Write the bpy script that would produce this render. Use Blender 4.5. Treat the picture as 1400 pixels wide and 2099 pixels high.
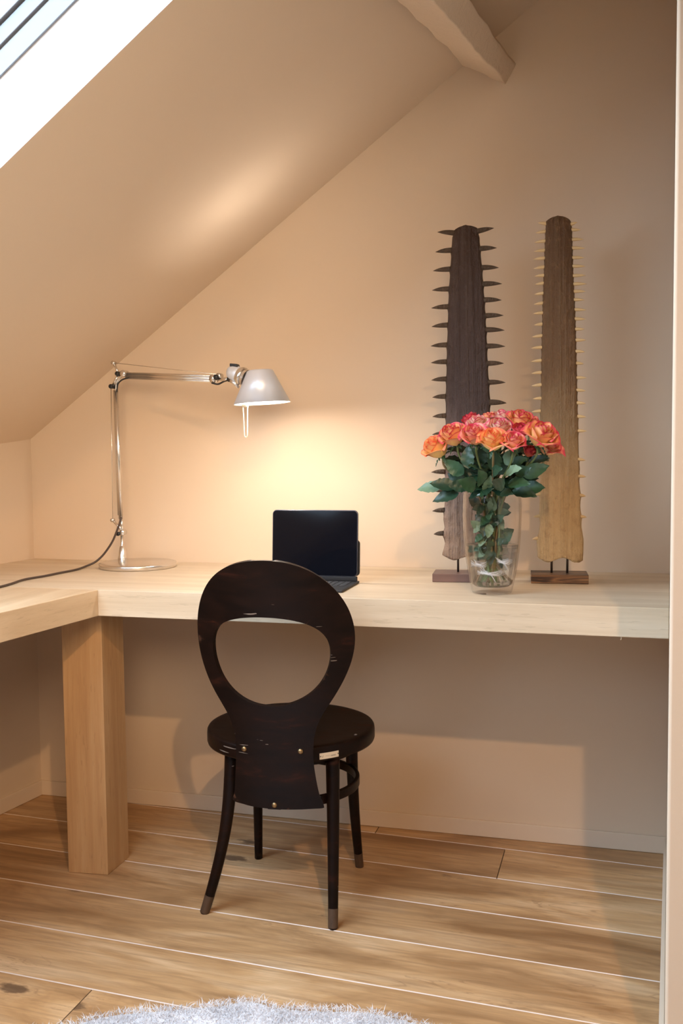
import bpy, bmesh, math, random
from mathutils import Vector, Matrix, Quaternion
random.seed(7)
for o in list(bpy.data.objects): bpy.data.objects.remove(o)
SC = bpy.context.scene
COL = SC.collection
PI = math.pi

# ------------------------------------------------------------------ camera
cam_d = bpy.data.cameras.new('camera'); cam = bpy.data.objects.new('camera', cam_d); COL.objects.link(cam)
cam_d.sensor_fit = 'VERTICAL'; cam_d.sensor_height = 36.0
cam_d.lens = 2059.53 / 2099.0 * 36.0
cam_d.clip_start = 0.02; cam_d.clip_end = 100
YAW, PITCH, ROLL = 0.2728, 0.0689, -0.0104
def cam_axes(yaw, pitch, roll):
    f0 = Vector((-math.sin(yaw), math.cos(yaw), 0)); r0 = Vector((math.cos(yaw), math.sin(yaw), 0)); u0 = Vector((0, 0, 1))
    f = f0*math.cos(pitch) - u0*math.sin(pitch); u = u0*math.cos(pitch) + f0*math.sin(pitch)
    return r0*math.cos(roll) + u*math.sin(roll), -r0*math.sin(roll) + u*math.cos(roll), f
r_, u_, f_ = cam_axes(YAW, PITCH, ROLL)
M = Matrix.Identity(4)
for i in range(3):
    M[i][0] = r_[i]; M[i][1] = u_[i]; M[i][2] = -f_[i]
M[0][3], M[1][3], M[2][3] = 1.7631, -2.7416, 1.1000
cam.matrix_world = M
SC.camera = cam

# ------------------------------------------------------------------ view, world, lights
SC.view_settings.view_transform = 'Standard'; SC.view_settings.look = 'None'
SC.view_settings.gamma = 1.0; SC.view_settings.use_curve_mapping = False
SC.view_settings.exposure = 0.09
w = bpy.data.worlds.new('sky'); SC.world = w; w.use_nodes = True
bg = w.node_tree.nodes['Background']; bg.inputs[0].default_value = (0.62, 0.80, 1.0, 1); bg.inputs[1].default_value = 16.5

def light(name, kind, loc, energy, color, target=None, **kw):
    d = bpy.data.lights.new(name, kind); d.energy = energy; d.color = color
    for k, v in kw.items(): setattr(d, k, v)
    o = bpy.data.objects.new(name, d); COL.objects.link(o); o.location = loc
    if target is not None:
        o.rotation_euler = (Vector(target) - Vector(loc)).to_track_quat('-Z', 'Y').to_euler()
    return o
WARM = (1.0, 0.60, 0.30)
# warm ceiling spot above and behind the camera: throws the desk, chair and partition shadows
light('ceiling_spot', 'SPOT', (2.12, -2.90, 2.38), 125, WARM, (0.95, -0.65, 0.0), spot_size=1.15, spot_blend=1.0, shadow_soft_size=0.02)
# warm ceiling lamps over the rest of the room
light('ceiling_light', 'AREA', (1.9, -3.2, 2.42), 6, (1.0, 0.66, 0.38), (1.2, -1.2, 0.0), shape='DISK', size=0.9)
# added unseen warm fill without a fitting, brightens the slope and left corner
light('warm_fill', 'SPOT', (1.5, -2.6, 1.66), 150, (1.0, 0.77, 0.54), (0.1, -0.5, 1.5), spot_size=1.32, spot_blend=1.0, shadow_soft_size=0.4)
# the skylight opening: portal for the sky
NSL = Vector((-0.7278, 0, 1)).normalized()
def slope_z(x): return 1.1204 + 0.7278*x
SKY = dict(x0=0.08, x1=1.15, y0=-1.106, y1=-1.95, y2=-2.85, y3=-3.9)
BACK_OUTER = [(-0.0918, 0.2921), (-0.0656, 0.2865), (-0.0396, 0.2831), (0.0085, 0.2809), (0.058, 0.2811), (0.0922, 0.2822), (0.1154, 0.2827), (0.1176, 0.2877), (0.1143, 0.3016), (0.1083, 0.3157), (0.0982, 0.357), (0.0938, 0.3911), (0.0936, 0.4251), (0.0973, 0.4527), (0.1038, 0.48), (0.1155, 0.5), (0.1253, 0.5143), (0.1477, 0.5402), (0.1704, 0.5826), (0.1884, 0.6218), (0.1959, 0.6618), (0.1957, 0.6954), (0.1885, 0.7392), (0.1721, 0.7698), (0.1526, 0.7969), (0.1242, 0.8223), (0.0894, 0.8424), (0.0533, 0.8513), (0.0158, 0.8533), (-0.0296, 0.8512), (-0.0639, 0.8433), (-0.0933, 0.8286), (-0.1212, 0.8041), (-0.1413, 0.7728), (-0.154, 0.7347), (-0.1593, 0.69), (-0.1573, 0.649), (-0.1513, 0.6082), (-0.1385, 0.5718), (-0.1213, 0.5429), (-0.1041, 0.519), (-0.0907, 0.498), (-0.0792, 0.4784), (-0.0756, 0.4509), (-0.0757, 0.4229), (-0.078, 0.3917), (-0.0821, 0.3534), (-0.0874, 0.3113)]
BACK_HOLE = [(-0.1224, 0.6665), (-0.1165, 0.6909), (-0.1003, 0.7057), (-0.0776, 0.7173), (-0.0458, 0.7235), (-0.0054, 0.7255), (0.0332, 0.7244), (0.0704, 0.7194), (0.1036, 0.7104), (0.1241, 0.6964), (0.1399, 0.6791), (0.1463, 0.6553), (0.145, 0.6251), (0.1361, 0.5952), (0.1213, 0.5689), (0.0988, 0.5462), (0.0699, 0.5299), (0.0343, 0.5197), (0.0014, 0.5188), (-0.0322, 0.5222), (-0.063, 0.5336), (-0.0938, 0.5598), (-0.1141, 0.5885), (-0.1224, 0.6255)]
BACK_SCREWS = [(-0.0592, 0.4166), (0.0701, 0.4165), (0.0082, 0.2907)]
SAW1_LEFT = [(1.3587, 1.6184), (1.3522, 1.6032), (1.3505, 1.5766), (1.3475, 1.5327), (1.3438, 1.4824), (1.3414, 1.4319), (1.3403, 1.3812), (1.3378, 1.3303), (1.3374, 1.292), (1.336, 1.2537), (1.3342, 1.2056), (1.3347, 1.1638), (1.3349, 1.1707), (1.3333, 1.1145), (1.3324, 1.0247), (1.3322, 0.978), (1.33, 0.9278), (1.3272, 0.9043), (1.3306, 0.8842), (1.3264, 0.8674), (1.3314, 0.8439), (1.3246, 0.8135)]
SAW1_RIGHT = [(1.4166, 1.6162), (1.4223, 1.5987), (1.4235, 1.5721), (1.4279, 1.5282), (1.4311, 1.4843), (1.4342, 1.4465), (1.4364, 1.4088), (1.4386, 1.3709), (1.4405, 1.3331), (1.4418, 1.292), (1.4449, 1.2445), (1.4475, 1.1937), (1.4481, 1.1619), (1.4484, 1.1948), (1.4533, 1.0705), (1.4566, 0.9388), (1.4599, 0.8726), (1.4615, 0.8096)]
SAW1_TOP = [(1.3683, 1.6262), (1.3795, 1.6295), (1.3906, 1.6297), (1.4033, 1.627), (1.4128, 1.6211)]
SAW1_TL = [(1.3168, 1.618), (1.3118, 1.5695), (1.3051, 1.524), (1.3023, 1.4766), (1.3008, 1.4322), (1.3013, 1.3866), (1.2988, 1.3387), (1.2992, 1.2971), (1.2997, 1.254), (1.3022, 1.2111), (1.3029, 1.1627), (1.3014, 1.1182), (1.2983, 1.0232), (1.2998, 0.9763), (1.3012, 0.9249), (1.3044, 0.8664)]
SAW1_TR = [(1.4563, 1.6191), (1.4632, 1.5703), (1.468, 1.5228), (1.4758, 1.4835), (1.4749, 1.444), (1.4797, 1.4069), (1.4822, 1.3708), (1.4838, 1.3315), (1.4807, 1.2902), (1.4848, 1.2434), (1.4871, 1.1929), (1.4858, 1.1941), (1.4891, 1.1452)]
SAW2_LEFT = [(1.5787, 1.6249), (1.5778, 1.6034), (1.5764, 1.5664), (1.575, 1.5201), (1.5736, 1.4891), (1.5719, 1.4426), (1.5708, 1.3959), (1.5697, 1.3491), (1.5689, 1.3021), (1.5682, 1.2392), (1.5684, 1.1919), (1.5671, 1.1899), (1.5665, 1.1704), (1.5667, 1.102), (1.5667, 1.004), (1.5659, 0.9547), (1.5647, 0.9185), (1.5668, 0.8955), (1.5639, 0.8723), (1.5591, 0.8524), (1.5598, 0.8292), (1.5609, 0.8094)]
SAW2_RIGHT = [(1.6373, 1.6286), (1.6411, 1.6145), (1.6432, 1.5623), (1.6446, 1.5162), (1.647, 1.4699), (1.6497, 1.4235), (1.6515, 1.377), (1.6533, 1.3304), (1.6552, 1.2682), (1.6567, 1.2057), (1.6582, 1.1588), (1.6591, 1.1558), (1.6596, 1.1204), (1.6613, 1.0509), (1.6639, 1.0299), (1.6619, 1.0039), (1.6665, 0.9634), (1.6651, 0.939), (1.6684, 0.9113), (1.6686, 0.8868), (1.6738, 0.8575), (1.6736, 0.8314), (1.6725, 0.8084)]
SAW2_TOP = [(1.5885, 1.635), (1.5992, 1.6398), (1.6114, 1.6411), (1.6221, 1.6388), (1.6312, 1.6342)]
SAW2_TL = [(1.5602, 1.6283), (1.5547, 1.6042), (1.551, 1.5819), (1.5501, 1.5603), (1.5486, 1.5411), (1.5503, 1.5193), (1.5534, 1.5005), (1.5535, 1.4809), (1.5514, 1.4567), (1.5514, 1.4327), (1.5499, 1.4099), (1.5516, 1.3826), (1.5467, 1.3537), (1.5445, 1.3264), (1.5446, 1.294), (1.5456, 1.265), (1.5464, 1.2344), (1.5496, 1.2024), (1.5459, 1.1702), (1.5535, 1.1218), (1.5536, 1.0695), (1.5538, 1.0171), (1.5555, 0.9662), (1.5508, 0.9118), (1.5487, 0.8555)]
SAW2_TR = [(1.654, 1.6238), (1.6623, 1.6046), (1.6694, 1.5821), (1.6726, 1.5605), (1.6712, 1.5377), (1.6734, 1.5176), (1.6745, 1.4961), (1.677, 1.476), (1.6747, 1.4577), (1.6718, 1.4379), (1.6765, 1.4136), (1.6757, 1.3914), (1.6729, 1.3675), (1.6764, 1.3414), (1.6741, 1.3132), (1.6712, 1.2848), (1.6784, 1.2504), (1.6762, 1.2193), (1.6764, 1.1888), (1.6766, 1.1563), (1.6773, 1.1562), (1.6791, 1.1218), (1.6764, 1.0509), (1.6782, 1.0104), (1.6779, 0.9634), (1.6804, 0.9114)]
BLOOMS = [(1.3633, -0.52, 1.088, 0.0262), (1.4039, -0.54, 1.1148, 0.0259), (1.4562, -0.58, 1.114, 0.0236), (1.4989, -0.6, 1.1028, 0.025), (1.5415, -0.6, 1.099, 0.0204), (1.5974, -0.56, 1.1124, 0.0283), (1.6086, -0.5, 1.0886, 0.0222), (1.4259, -0.42, 1.1493, 0.0179), (1.503, -0.52, 1.1288, 0.0221), (1.448, -0.48, 1.1419, 0.0181), (1.4686, -0.42, 1.1516, 0.017), (1.4999, -0.43, 1.1539, 0.0184), (1.545, -0.48, 1.1462, 0.0246), (1.566, -0.42, 1.138, 0.0184), (1.5672, -0.5, 1.0774, 0.0142), (1.5027, -0.36, 1.143, 0.0158), (1.4469, -0.36, 1.1407, 0.0158), (1.5508, -0.54, 1.1222, 0.0175)]
LEAVES_AT = [(1.442, -0.58, 1.066), (1.467, -0.6, 1.044), (1.465, -0.54, 1.066), (1.403, -0.52, 1.042), (1.378, -0.52, 1.004), (1.343, -0.5, 0.998), (1.384, -0.52, 0.98), (1.442, -0.58, 1.008), (1.415, -0.54, 1.002), (1.474, -0.6, 1.021), (1.504, -0.6, 1.037), (1.539, -0.6, 1.038), (1.51, -0.58, 1.009), (1.548, -0.58, 1.012), (1.559, -0.58, 1.036), (1.582, -0.54, 1.036), (1.586, -0.52, 1.059), (1.53, -0.56, 1.066), (1.557, -0.54, 0.99), (1.575, -0.52, 0.995), (1.522, -0.56, 0.988), (1.494, -0.54, 1.06), (1.509, -0.52, 1.05), (1.474, -0.5, 1.05), (1.56, -0.5, 1.015), (1.424, -0.5, 1.033), (1.406, -0.5, 1.015), (1.54, -0.52, 1.053), (1.445, -0.5, 1.027), (1.477, -0.5, 1.003)]
RUG_EDGE = [(0.702, -1.157), (0.762, -1.119), (0.801, -1.08), (0.857, -1.048), (0.918, -1.023), (0.969, -1.001), (1.013, -0.982), (1.041, -0.963), (1.068, -0.953), (1.094, -0.954), (1.117, -0.963), (1.174, -0.955), (1.231, -0.945), (1.286, -0.933), (1.324, -0.932), (1.364, -0.937), (1.404, -0.947), (1.461, -0.96)]

# ------------------------------------------------------------------ helpers
def tag(o, label=None, cat=None, group=None, kind=None):
    if label: o['label'] = label
    if cat: o['category'] = cat
    if group: o['group'] = group
    if kind: o['kind'] = kind
    return o
def empty(name, loc=(0,0,0), rz=0.0, label=None, cat=None, group=None):
    o = bpy.data.objects.new(name, None); COL.objects.link(o)
    o.location = loc; o.rotation_euler = (0, 0, rz); o.empty_display_size = 0.05
    return tag(o, label, cat, group)
def obj(name, bm, mats, parent=None, smooth=False, loc=None):
    bmesh.ops.recalc_face_normals(bm, faces=bm.faces)
    me = bpy.data.meshes.new(name); bm.to_mesh(me); bm.free()
    if not isinstance(mats, (list, tuple)): mats = [mats]
    for m in mats: me.materials.append(m)
    if smooth:
        for p in me.polygons: p.use_smooth = True
    o = bpy.data.objects.new(name, me); COL.objects.link(o)
    if parent is not None: o.parent = parent
    if loc is not None: o.location = loc
    return o
def soft(o, width=0.003, seg=2, angle=0.6, wn=True):
    b = o.modifiers.new('bevel', 'BEVEL'); b.width = width; b.segments = seg; b.limit_method = 'ANGLE'; b.angle_limit = angle
    for p in o.data.polygons: p.use_smooth = True
    if wn: o.modifiers.new('wn', 'WEIGHTED_NORMAL')
    return o
def add_prism(bm, poly, z0, z1, mi=0):
    n = len(poly)
    a = [bm.verts.new((p[0], p[1], z0)) for p in poly]; b = [bm.verts.new((p[0], p[1], z1)) for p in poly]
    fs = [bm.faces.new(a[::-1]), bm.faces.new(b)]
    for i in range(n): fs.append(bm.faces.new((a[i], a[(i+1) % n], b[(i+1) % n], b[i])))
    for f in fs: f.material_index = mi
    return fs
def add_box(bm, x0, x1, y0, y1, z0, z1, mi=0):
    return add_prism(bm, [(x0,y0),(x1,y0),(x1,y1),(x0,y1)], z0, z1, mi)
def add_hex(bm, pts, mi=0):
    # 8 points: bottom loop then top loop
    v = [bm.verts.new(p) for p in pts]
    for q in ((3,2,1,0),(4,5,6,7),(0,1,5,4),(1,2,6,5),(2,3,7,6),(3,0,4,7)):
        bm.faces.new([v[i] for i in q]).material_index = mi
def frame_of(d):
    d = Vector(d).normalized(); a = Vector((0,0,1)) if abs(d.z) < 0.9 else Vector((1,0,0))
    x = d.cross(a).normalized(); return x, d.cross(x).normalized(), d
def add_tube(bm, pts, rad, seg=12, cap=True, mi=0):
    pts = [Vector(p) for p in pts]; n = len(pts)
    if not isinstance(rad, (list, tuple)): rad = [rad]*n
    rings = []; x = None
    for i, p in enumerate(pts):
        d = (pts[min(i+1,n-1)] - pts[max(i-1,0)]).normalized()
        if x is None: x, y, _ = frame_of(d)
        else:
            x = (x - d*x.dot(d)).normalized(); y = d.cross(x)
        rings.append([bm.verts.new(p + (x*math.cos(2*PI*k/seg) + y*math.sin(2*PI*k/seg))*rad[i]) for k in range(seg)])
    for i in range(n-1):
        for k in range(seg):
            bm.faces.new((rings[i][k], rings[i][(k+1)%seg], rings[i+1][(k+1)%seg], rings[i+1][k])).material_index = mi
    if cap:
        bm.faces.new(rings[0][::-1]).material_index = mi; bm.faces.new(rings[-1]).material_index = mi
def add_lathe(bm, prof, seg=48, center=(0,0,0), closed=False, axis=None):
    # prof: list of (r, z)
    c = Vector(center)
    if axis is None: X, Y, Z = Vector((1,0,0)), Vector((0,1,0)), Vector((0,0,1))
    else: X, Y, Z = frame_of(axis)
    rings = []
    for r, z in prof:
        if r < 1e-6: rings.append([bm.verts.new(c + Z*z)])
        else: rings.append([bm.verts.new(c + X*(r*math.cos(2*PI*k/seg)) + Y*(r*math.sin(2*PI*k/seg)) + Z*z) for k in range(seg)])
    m = len(rings)
    for i in range(m if closed else m-1):
        a, b = rings[i], rings[(i+1) % m]
        if len(a) == 1 and len(b) == 1: continue
        for k in range(seg):
            k2 = (k+1) % seg
            if len(a) == 1: bm.faces.new((a[0], b[k2], b[k]))
            elif len(b) == 1: bm.faces.new((a[k], a[k2], b[0]))
            else: bm.faces.new((a[k], a[k2], b[k2], b[k]))
def catmull(pts, n=8):
    P = [Vector(p) for p in pts]; P = [P[0]*2-P[1]] + P + [P[-1]*2-P[-2]]; out = []
    for i in range(1, len(P)-2):
        for k in range(n):
            t = k/n; a,b,c,d = P[i-1],P[i],P[i+1],P[i+2]
            out.append(0.5*((2*b)+(c-a)*t+(2*a-5*b+4*c-d)*t*t+(3*b-a-3*c+d)*t**3))
    out.append(P[-2]); return out
def catmull_closed(pts, n=4):
    P = [Vector((p[0], p[1], 0)) for p in pts]; N = len(P); out = []
    for i in range(N):
        for k in range(n):
            t = k/n; a,b,c,d = P[i-1],P[i],P[(i+1)%N],P[(i+2)%N]
            q = 0.5*((2*b)+(c-a)*t+(2*a-5*b+4*c-d)*t*t+(3*b-a-3*c+d)*t**3); out.append((q.x, q.y))
    return out
def lerp(tab, x):
    if x <= tab[0][0]: return tab[0][1]
    for (a, b), (c, d) in zip(tab, tab[1:]):
        if x <= c: return b + (d-b)*(x-a)/(c-a)
    return tab[-1][1]

# ------------------------------------------------------------------ materials
def mat(name, color=(.8,.8,.8), rough=0.5, metal=0.0, **kw):
    m = bpy.data.materials.new(name); m.use_nodes = True
    b = m.node_tree.nodes['Principled BSDF']
    b.inputs['Base Color'].default_value = (*color, 1); b.inputs['Roughness'].default_value = rough; b.inputs['Metallic'].default_value = metal
    for k, v in kw.items(): b.inputs[k].default_value = v
    return m
class NT:
    def __init__(s, m): s.t = m.node_tree; s.b = s.t.nodes['Principled BSDF']; s.m = m
    def n(s, typ, **kw):
        o = s.t.nodes.new(typ)
        for k, v in kw.items():
            if k.startswith('_'): setattr(o, k[1:], v)
            else: o.inputs[k.replace('__', ' ')].default_value = v
        return o
    def l(s, a, b): s.t.links.new(a, b)
    def coords(s, scale=(1,1,1), rot=(0,0,0), loc=(0,0,0)):
        tc = s.n('ShaderNodeTexCoord'); mp = s.n('ShaderNodeMapping')
        mp.inputs['Scale'].default_value = scale; mp.inputs['Rotation'].default_value = rot; mp.inputs['Location'].default_value = loc
        s.l(tc.outputs['Object'], mp.inputs['Vector']); return mp.outputs['Vector']
    def noise(s, vec, scale=5, detail=4, rough=.5, dist=0):
        o = s.n('ShaderNodeTexNoise', Scale=scale, Detail=detail, Roughness=rough, Distortion=dist); s.l(vec, o.inputs['Vector']); return o.outputs['Fac']
    def ramp(s, fac, stops):
        o = s.n('ShaderNodeValToRGB'); e = o.color_ramp.elements
        e[0].position, e[0].color = stops[0][0], (*stops[0][1], 1); e[1].position, e[1].color = stops[-1][0], (*stops[-1][1], 1)
        for p, c in stops[1:-1]:
            k = e.new(p); k.color = (*c, 1)
        s.l(fac, o.inputs['Fac']); return o.outputs['Color']
    def mix(s, fac, a, b, mode='MIX'):
        o = s.n('ShaderNodeMix', _data_type='RGBA', _blend_type=mode)
        if isinstance(fac, (int, float)): o.inputs['Factor'].default_value = fac
        else: s.l(fac, o.inputs['Factor'])
        for sock, v in ((o.inputs['A'], a), (o.inputs['B'], b)):
            pass
        A, B = [i for i in o.inputs if i.type == 'RGBA']
        for sock, v in ((A, a), (B, b)):
            if isinstance(v, tuple): sock.default_value = (*v, 1)
            else: s.l(v, sock)
        return [q for q in o.outputs if q.type == 'RGBA'][0]
    def math(s, op, a, b=0.0, c=0.0):
        o = s.n('ShaderNodeMath', _operation=op)
        for i, v in enumerate((a, b, c)):
            if isinstance(v, (int, float)): o.inputs[i].default_value = v
            else: s.l(v, o.inputs[i])
        return o.outputs[0]
    def color(s, c): s.l(c, s.b.inputs['Base Color'])
    def bump(s, h, strength=.2, dist=.002):
        o = s.n('ShaderNodeBump', Strength=strength, Distance=dist); s.l(h, o.inputs['Height']); s.l(o.outputs['Normal'], s.b.inputs['Normal'])

def paint(name, c, bump=.12):
    m = mat(name, c, .75); t = NT(m); v = t.coords()
    f = t.noise(v, 3.0, 3); t.color(t.mix(f, tuple(x*.97 for x in c), tuple(min(1, x*1.02) for x in c)))
    t.bump(t.noise(v, 260, 3), bump, .0006); return m
M_WALL = paint('warm cream wall paint', (0.67, 0.535, 0.40))
M_FAR = paint('brown wall paint', (0.26, 0.17, 0.11))  # unseen walls, darkened to cut the bounced light
M_CEIL = paint('warm cream ceiling paint', (0.67, 0.535, 0.40))
M_REVEAL = paint('pale reveal paint', (0.52, 0.52, 0.53))
M_BASE = paint('cream baseboard paint', (0.69, 0.56, 0.43), .05)
M_FRAME = mat('pale grey-blue window frame lacquer', (.15,.155,.17), .45)
M_BEAM = paint('cream painted rough beam', (0.67, 0.535, 0.40))
_t = NT(M_BEAM); _v = _t.coords((3, 14, 14)); _h = _t.math('ADD', _t.noise(_v, 3, 6, .65, .6), _t.math('MULTIPLY', _t.noise(_t.coords(), 60, 4), .4)); _t.bump(_h, .8, .006)

def wood(name, c0, c1, c2, axis='x', rough=.45, grain=1.0, fleck=True, seed=0.0):
    m = mat(name, c1, rough); t = NT(m)
    s = {'x': (1.2, 22, 22), 'y': (22, 1.2, 22), 'z': (22, 22, 1.2)}[axis]
    v = t.coords(s, loc=(seed, seed*1.7, seed*.6))
    big = t.noise(v, 1.1*grain, 5, .6, .4)
    fine = t.noise(v, 9*grain, 4, .7)
    col = t.ramp(big, [(.25, c0), (.5, c1), (.78, c2)])
    col = t.mix(t.math('MULTIPLY', fine, .35), col, tuple(x*.72 for x in c0), 'MIX')
    if fleck:
        s2 = {'x': (6, 60, 60), 'y': (60, 6, 60), 'z': (60, 60, 6)}[axis]
        v2 = t.coords(s2); f2 = t.noise(v2, 3, 2)
        k = t.math('MULTIPLY', t.math('GREATER_THAN', f2, .66), .30)
        col = t.mix(k, col, tuple(x*.72 for x in c0))
    t.color(col); t.bump(fine, .12, .0008); return m
OAK = ((0.48,0.31,0.165), (0.60,0.42,0.245), (0.70,0.54,0.35))
M_OAKX = wood('pale oak, grain along the desk', (0.53,0.41,0.275), (0.65,0.525,0.375), (0.75,0.64,0.49), 'x')  # skylight bleaching of the desktop is put into this oak colour
M_OAKY = wood('pale oak, grain along the return', (0.52,0.365,0.215), (0.64,0.48,0.31), (0.74,0.60,0.42), 'y', seed=3)  # same oak, part of the skylight bleaching put into the colour
M_OAKZ = wood('honey oak, upright grain', (0.42,0.235,0.105), (0.54,0.33,0.16), (0.62,0.42,0.235), 'z', seed=5, grain=1.4)  # same oak, warm light on the post put into the colour

def floor_mat():
    m = mat('oak floor boards', (.5,.35,.2), .42); t = NT(m)
    a = t.n('ShaderNodeAttribute'); a.attribute_name = 'board'
    rnd = a.outputs['Fac']
    tc = t.n('ShaderNodeTexCoord'); mp = t.n('ShaderNodeMapping'); mp.inputs['Rotation'].default_value = (0, 0, .06)
    t.l(tc.outputs['Object'], mp.inputs['Vector'])
    off = t.n('ShaderNodeCombineXYZ'); t.l(t.math('MULTIPLY', rnd, 17.0), off.inputs[0]); t.l(t.math('MULTIPLY', rnd, 7.0), off.inputs[1]); t.l(t.math('MULTIPLY', rnd, 11.0), off.inputs[2])
    va = t.n('ShaderNodeVectorMath', _operation='ADD'); t.l(mp.outputs[0], va.inputs[0]); t.l(off.outputs[0], va.inputs[1])
    def sc(x, y):
        q = t.n('ShaderNodeVectorMath', _operation='MULTIPLY'); t.l(va.outputs[0], q.inputs[0]); q.inputs[1].default_value = (x, y, 1); return q.outputs[0]
    cloud = t.noise(sc(1.3, 5), 1.6, 4, .6, 1.0)
    grain = t.noise(sc(2.2, 34), 1.6, 6, .68, .8)
    fine = t.noise(sc(9, 160), 1.2, 4, .7)
    col = t.ramp(cloud, [(.30, (.31,.155,.058)), (.50, (.60,.36,.17)), (.70, (.76,.52,.30))])
    col = t.mix(t.math('MULTIPLY', t.ramp_f(grain, .42, .70), .60), col, (.24,.135,.065))
    col = t.mix(t.math('MULTIPLY', fine, .25), col, (.26,.16,.09))
    # knots
    vo = t.n('ShaderNodeTexVoronoi', Scale=1.0); t.l(sc(2.6, 6.0), vo.inputs['Vector'])
    d = t.math('ADD', vo.outputs['Distance'], t.math('MULTIPLY', t.math('SUBTRACT', t.noise(sc(22, 60), 1.5, 4, .6), .5), .16))
    k = t.ramp_f(d, .12, .07)
    wave = t.math('SINE', t.math('MULTIPLY', d, 95.0))
    ring = t.math('MULTIPLY', t.ramp_f(d, .36, .08), t.math('ADD', .55, t.math('MULTIPLY', wave, .45)))
    crack = t.math('MULTIPLY', t.ramp_f(t.math('ABSOLUTE', t.math('SUBTRACT', t.noise(sc(1.6, 13), 1.3, 5, .55, 1.4), .5)), .016, .0), t.ramp_f(t.noise(sc(2.1, 4), 1.2, 2), .52, .62))
    col = t.mix(t.math('MULTIPLY', crack, .45), col, (.20,.105,.05))
    col = t.mix(t.math('MULTIPLY', ring, .28), col, (.30,.17,.08))
    col = t.mix(t.math('MULTIPLY', k, .8), col, (.09,.05,.03))
    # board tone
    tone = t.ramp(rnd, [(0, (.86,.83,.80)), (.5, (1,1,1)), (1, (1.0,.96,.90))])
    col = t.mix(1.0, col, tone, 'MULTIPLY')
    t.color(col); t.bump(t.math('ADD', grain, t.math('MULTIPLY', fine, .4)), .25, .0012)
    r = t.math('ADD', .36, t.math('MULTIPLY', cloud, .14)); t.l(r, t.b.inputs['Roughness'])
    return m
def _ramp_f(s, f, a, b):
    o = s.n('ShaderNodeMapRange'); s.l(f, o.inputs['Value']); o.inputs['From Min'].default_value = a; o.inputs['From Max'].default_value = b
    return o.outputs[0]
NT.ramp_f = _ramp_f
M_FLOOR = floor_mat()
M_JOINT = mat('pale dusty floor joint', (.72,.60,.52), .45)  # pale tone paints the daylight highlight along the board bevels
M_JOINT2 = mat('dark floor board end joint', (.22,.14,.08), .6)

def chair_mat():
    m = mat('worn black-brown varnished beech', (.012,.009,.008), .38); t = NT(m)
    v = t.coords(); v2 = t.coords((3, 10, 14))
    cl = t.noise(v2, 2.2, 5, .65, .4)
    col = t.ramp(cl, [(.35, (.006,.0030,.0022)), (.58, (.011,.0045,.0028)), (.78, (.045,.012,.006))])
    # scratches and chips
    sc = t.noise(t.coords((14, 14, 150), (0,.35,.1)), 1.1, 2, .4)
    nz = t.noise(v, 5, 2)
    k = t.math('MULTIPLY', t.math('GREATER_THAN', sc, .70), t.math('GREATER_THAN', nz, .56))
    col = t.mix(t.math('MULTIPLY', k, .6), col, (.32,.25,.20))
    ge = t.n('ShaderNodeNewGeometry')
    edge = t.math('MULTIPLY', t.ramp_f(ge.outputs['Pointiness'], .54, .64), t.ramp_f(t.noise(v, 60, 3), .45, .62))
    col = t.mix(t.math('MULTIPLY', edge, .5), col, (.20,.09,.05))
    t.color(col); t.l(t.math('ADD', .30, t.math('MULTIPLY', cl, .2)), t.b.inputs['Roughness'])
    t.bump(t.noise(t.coords((20, 20, 4)), 8, 3), .08, .001); t.b.inputs['Specular IOR Level'].default_value = .13
    return m
M_CHAIR = chair_mat()
M_BRASS = mat('aged brass screw', (.30,.20,.10), .4, 1.0)
M_PLATE = mat('brushed metal name plate', (.78,.66,.50), .4, .3)
M_INK = mat('dark engraving', (.03,.02,.02), .6)
def alu(name, c, r):
    m = mat(name, c, r, 1.0); t = NT(m); t.bump(t.noise(t.coords((1,1,1)), 700, 2), .04, .0002); return m
M_ALU = alu('polished aluminium', (.76,.73,.70), .26)
M_ALUS = mat('satin silver shade paint', (.66,.69,.76), .38, .3)
M_BLK = mat('black plastic', (.012,.011,.012), .45)
M_CABLE = mat('dark brown cable sheath', (.055,.035,.026), .55)
M_SHIN = mat('white inner shade enamel', (.9,.9,.88), .5)
M_BULB = mat('glowing bulb', (1,1,1), .5); M_BULB.node_tree.nodes['Principled BSDF'].inputs['Emission Color'].default_value = (1,.82,.58,1); M_BULB.node_tree.nodes['Principled BSDF'].inputs['Emission Strength'].default_value = 25
M_CREAM = mat('cream plastic switch loop', (.85,.76,.60), .4)
M_SCREEN = mat('switched-off glossy black screen', (.004,.005,.009), .07)
M_TABED = mat('dark grey aluminium edge', (.10,.10,.12), .32, .8)
M_FOLIO = mat('black keyboard cover', (.010,.010,.012), .55)
M_KEY = mat('black key', (.02,.02,.024), .5)

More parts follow.
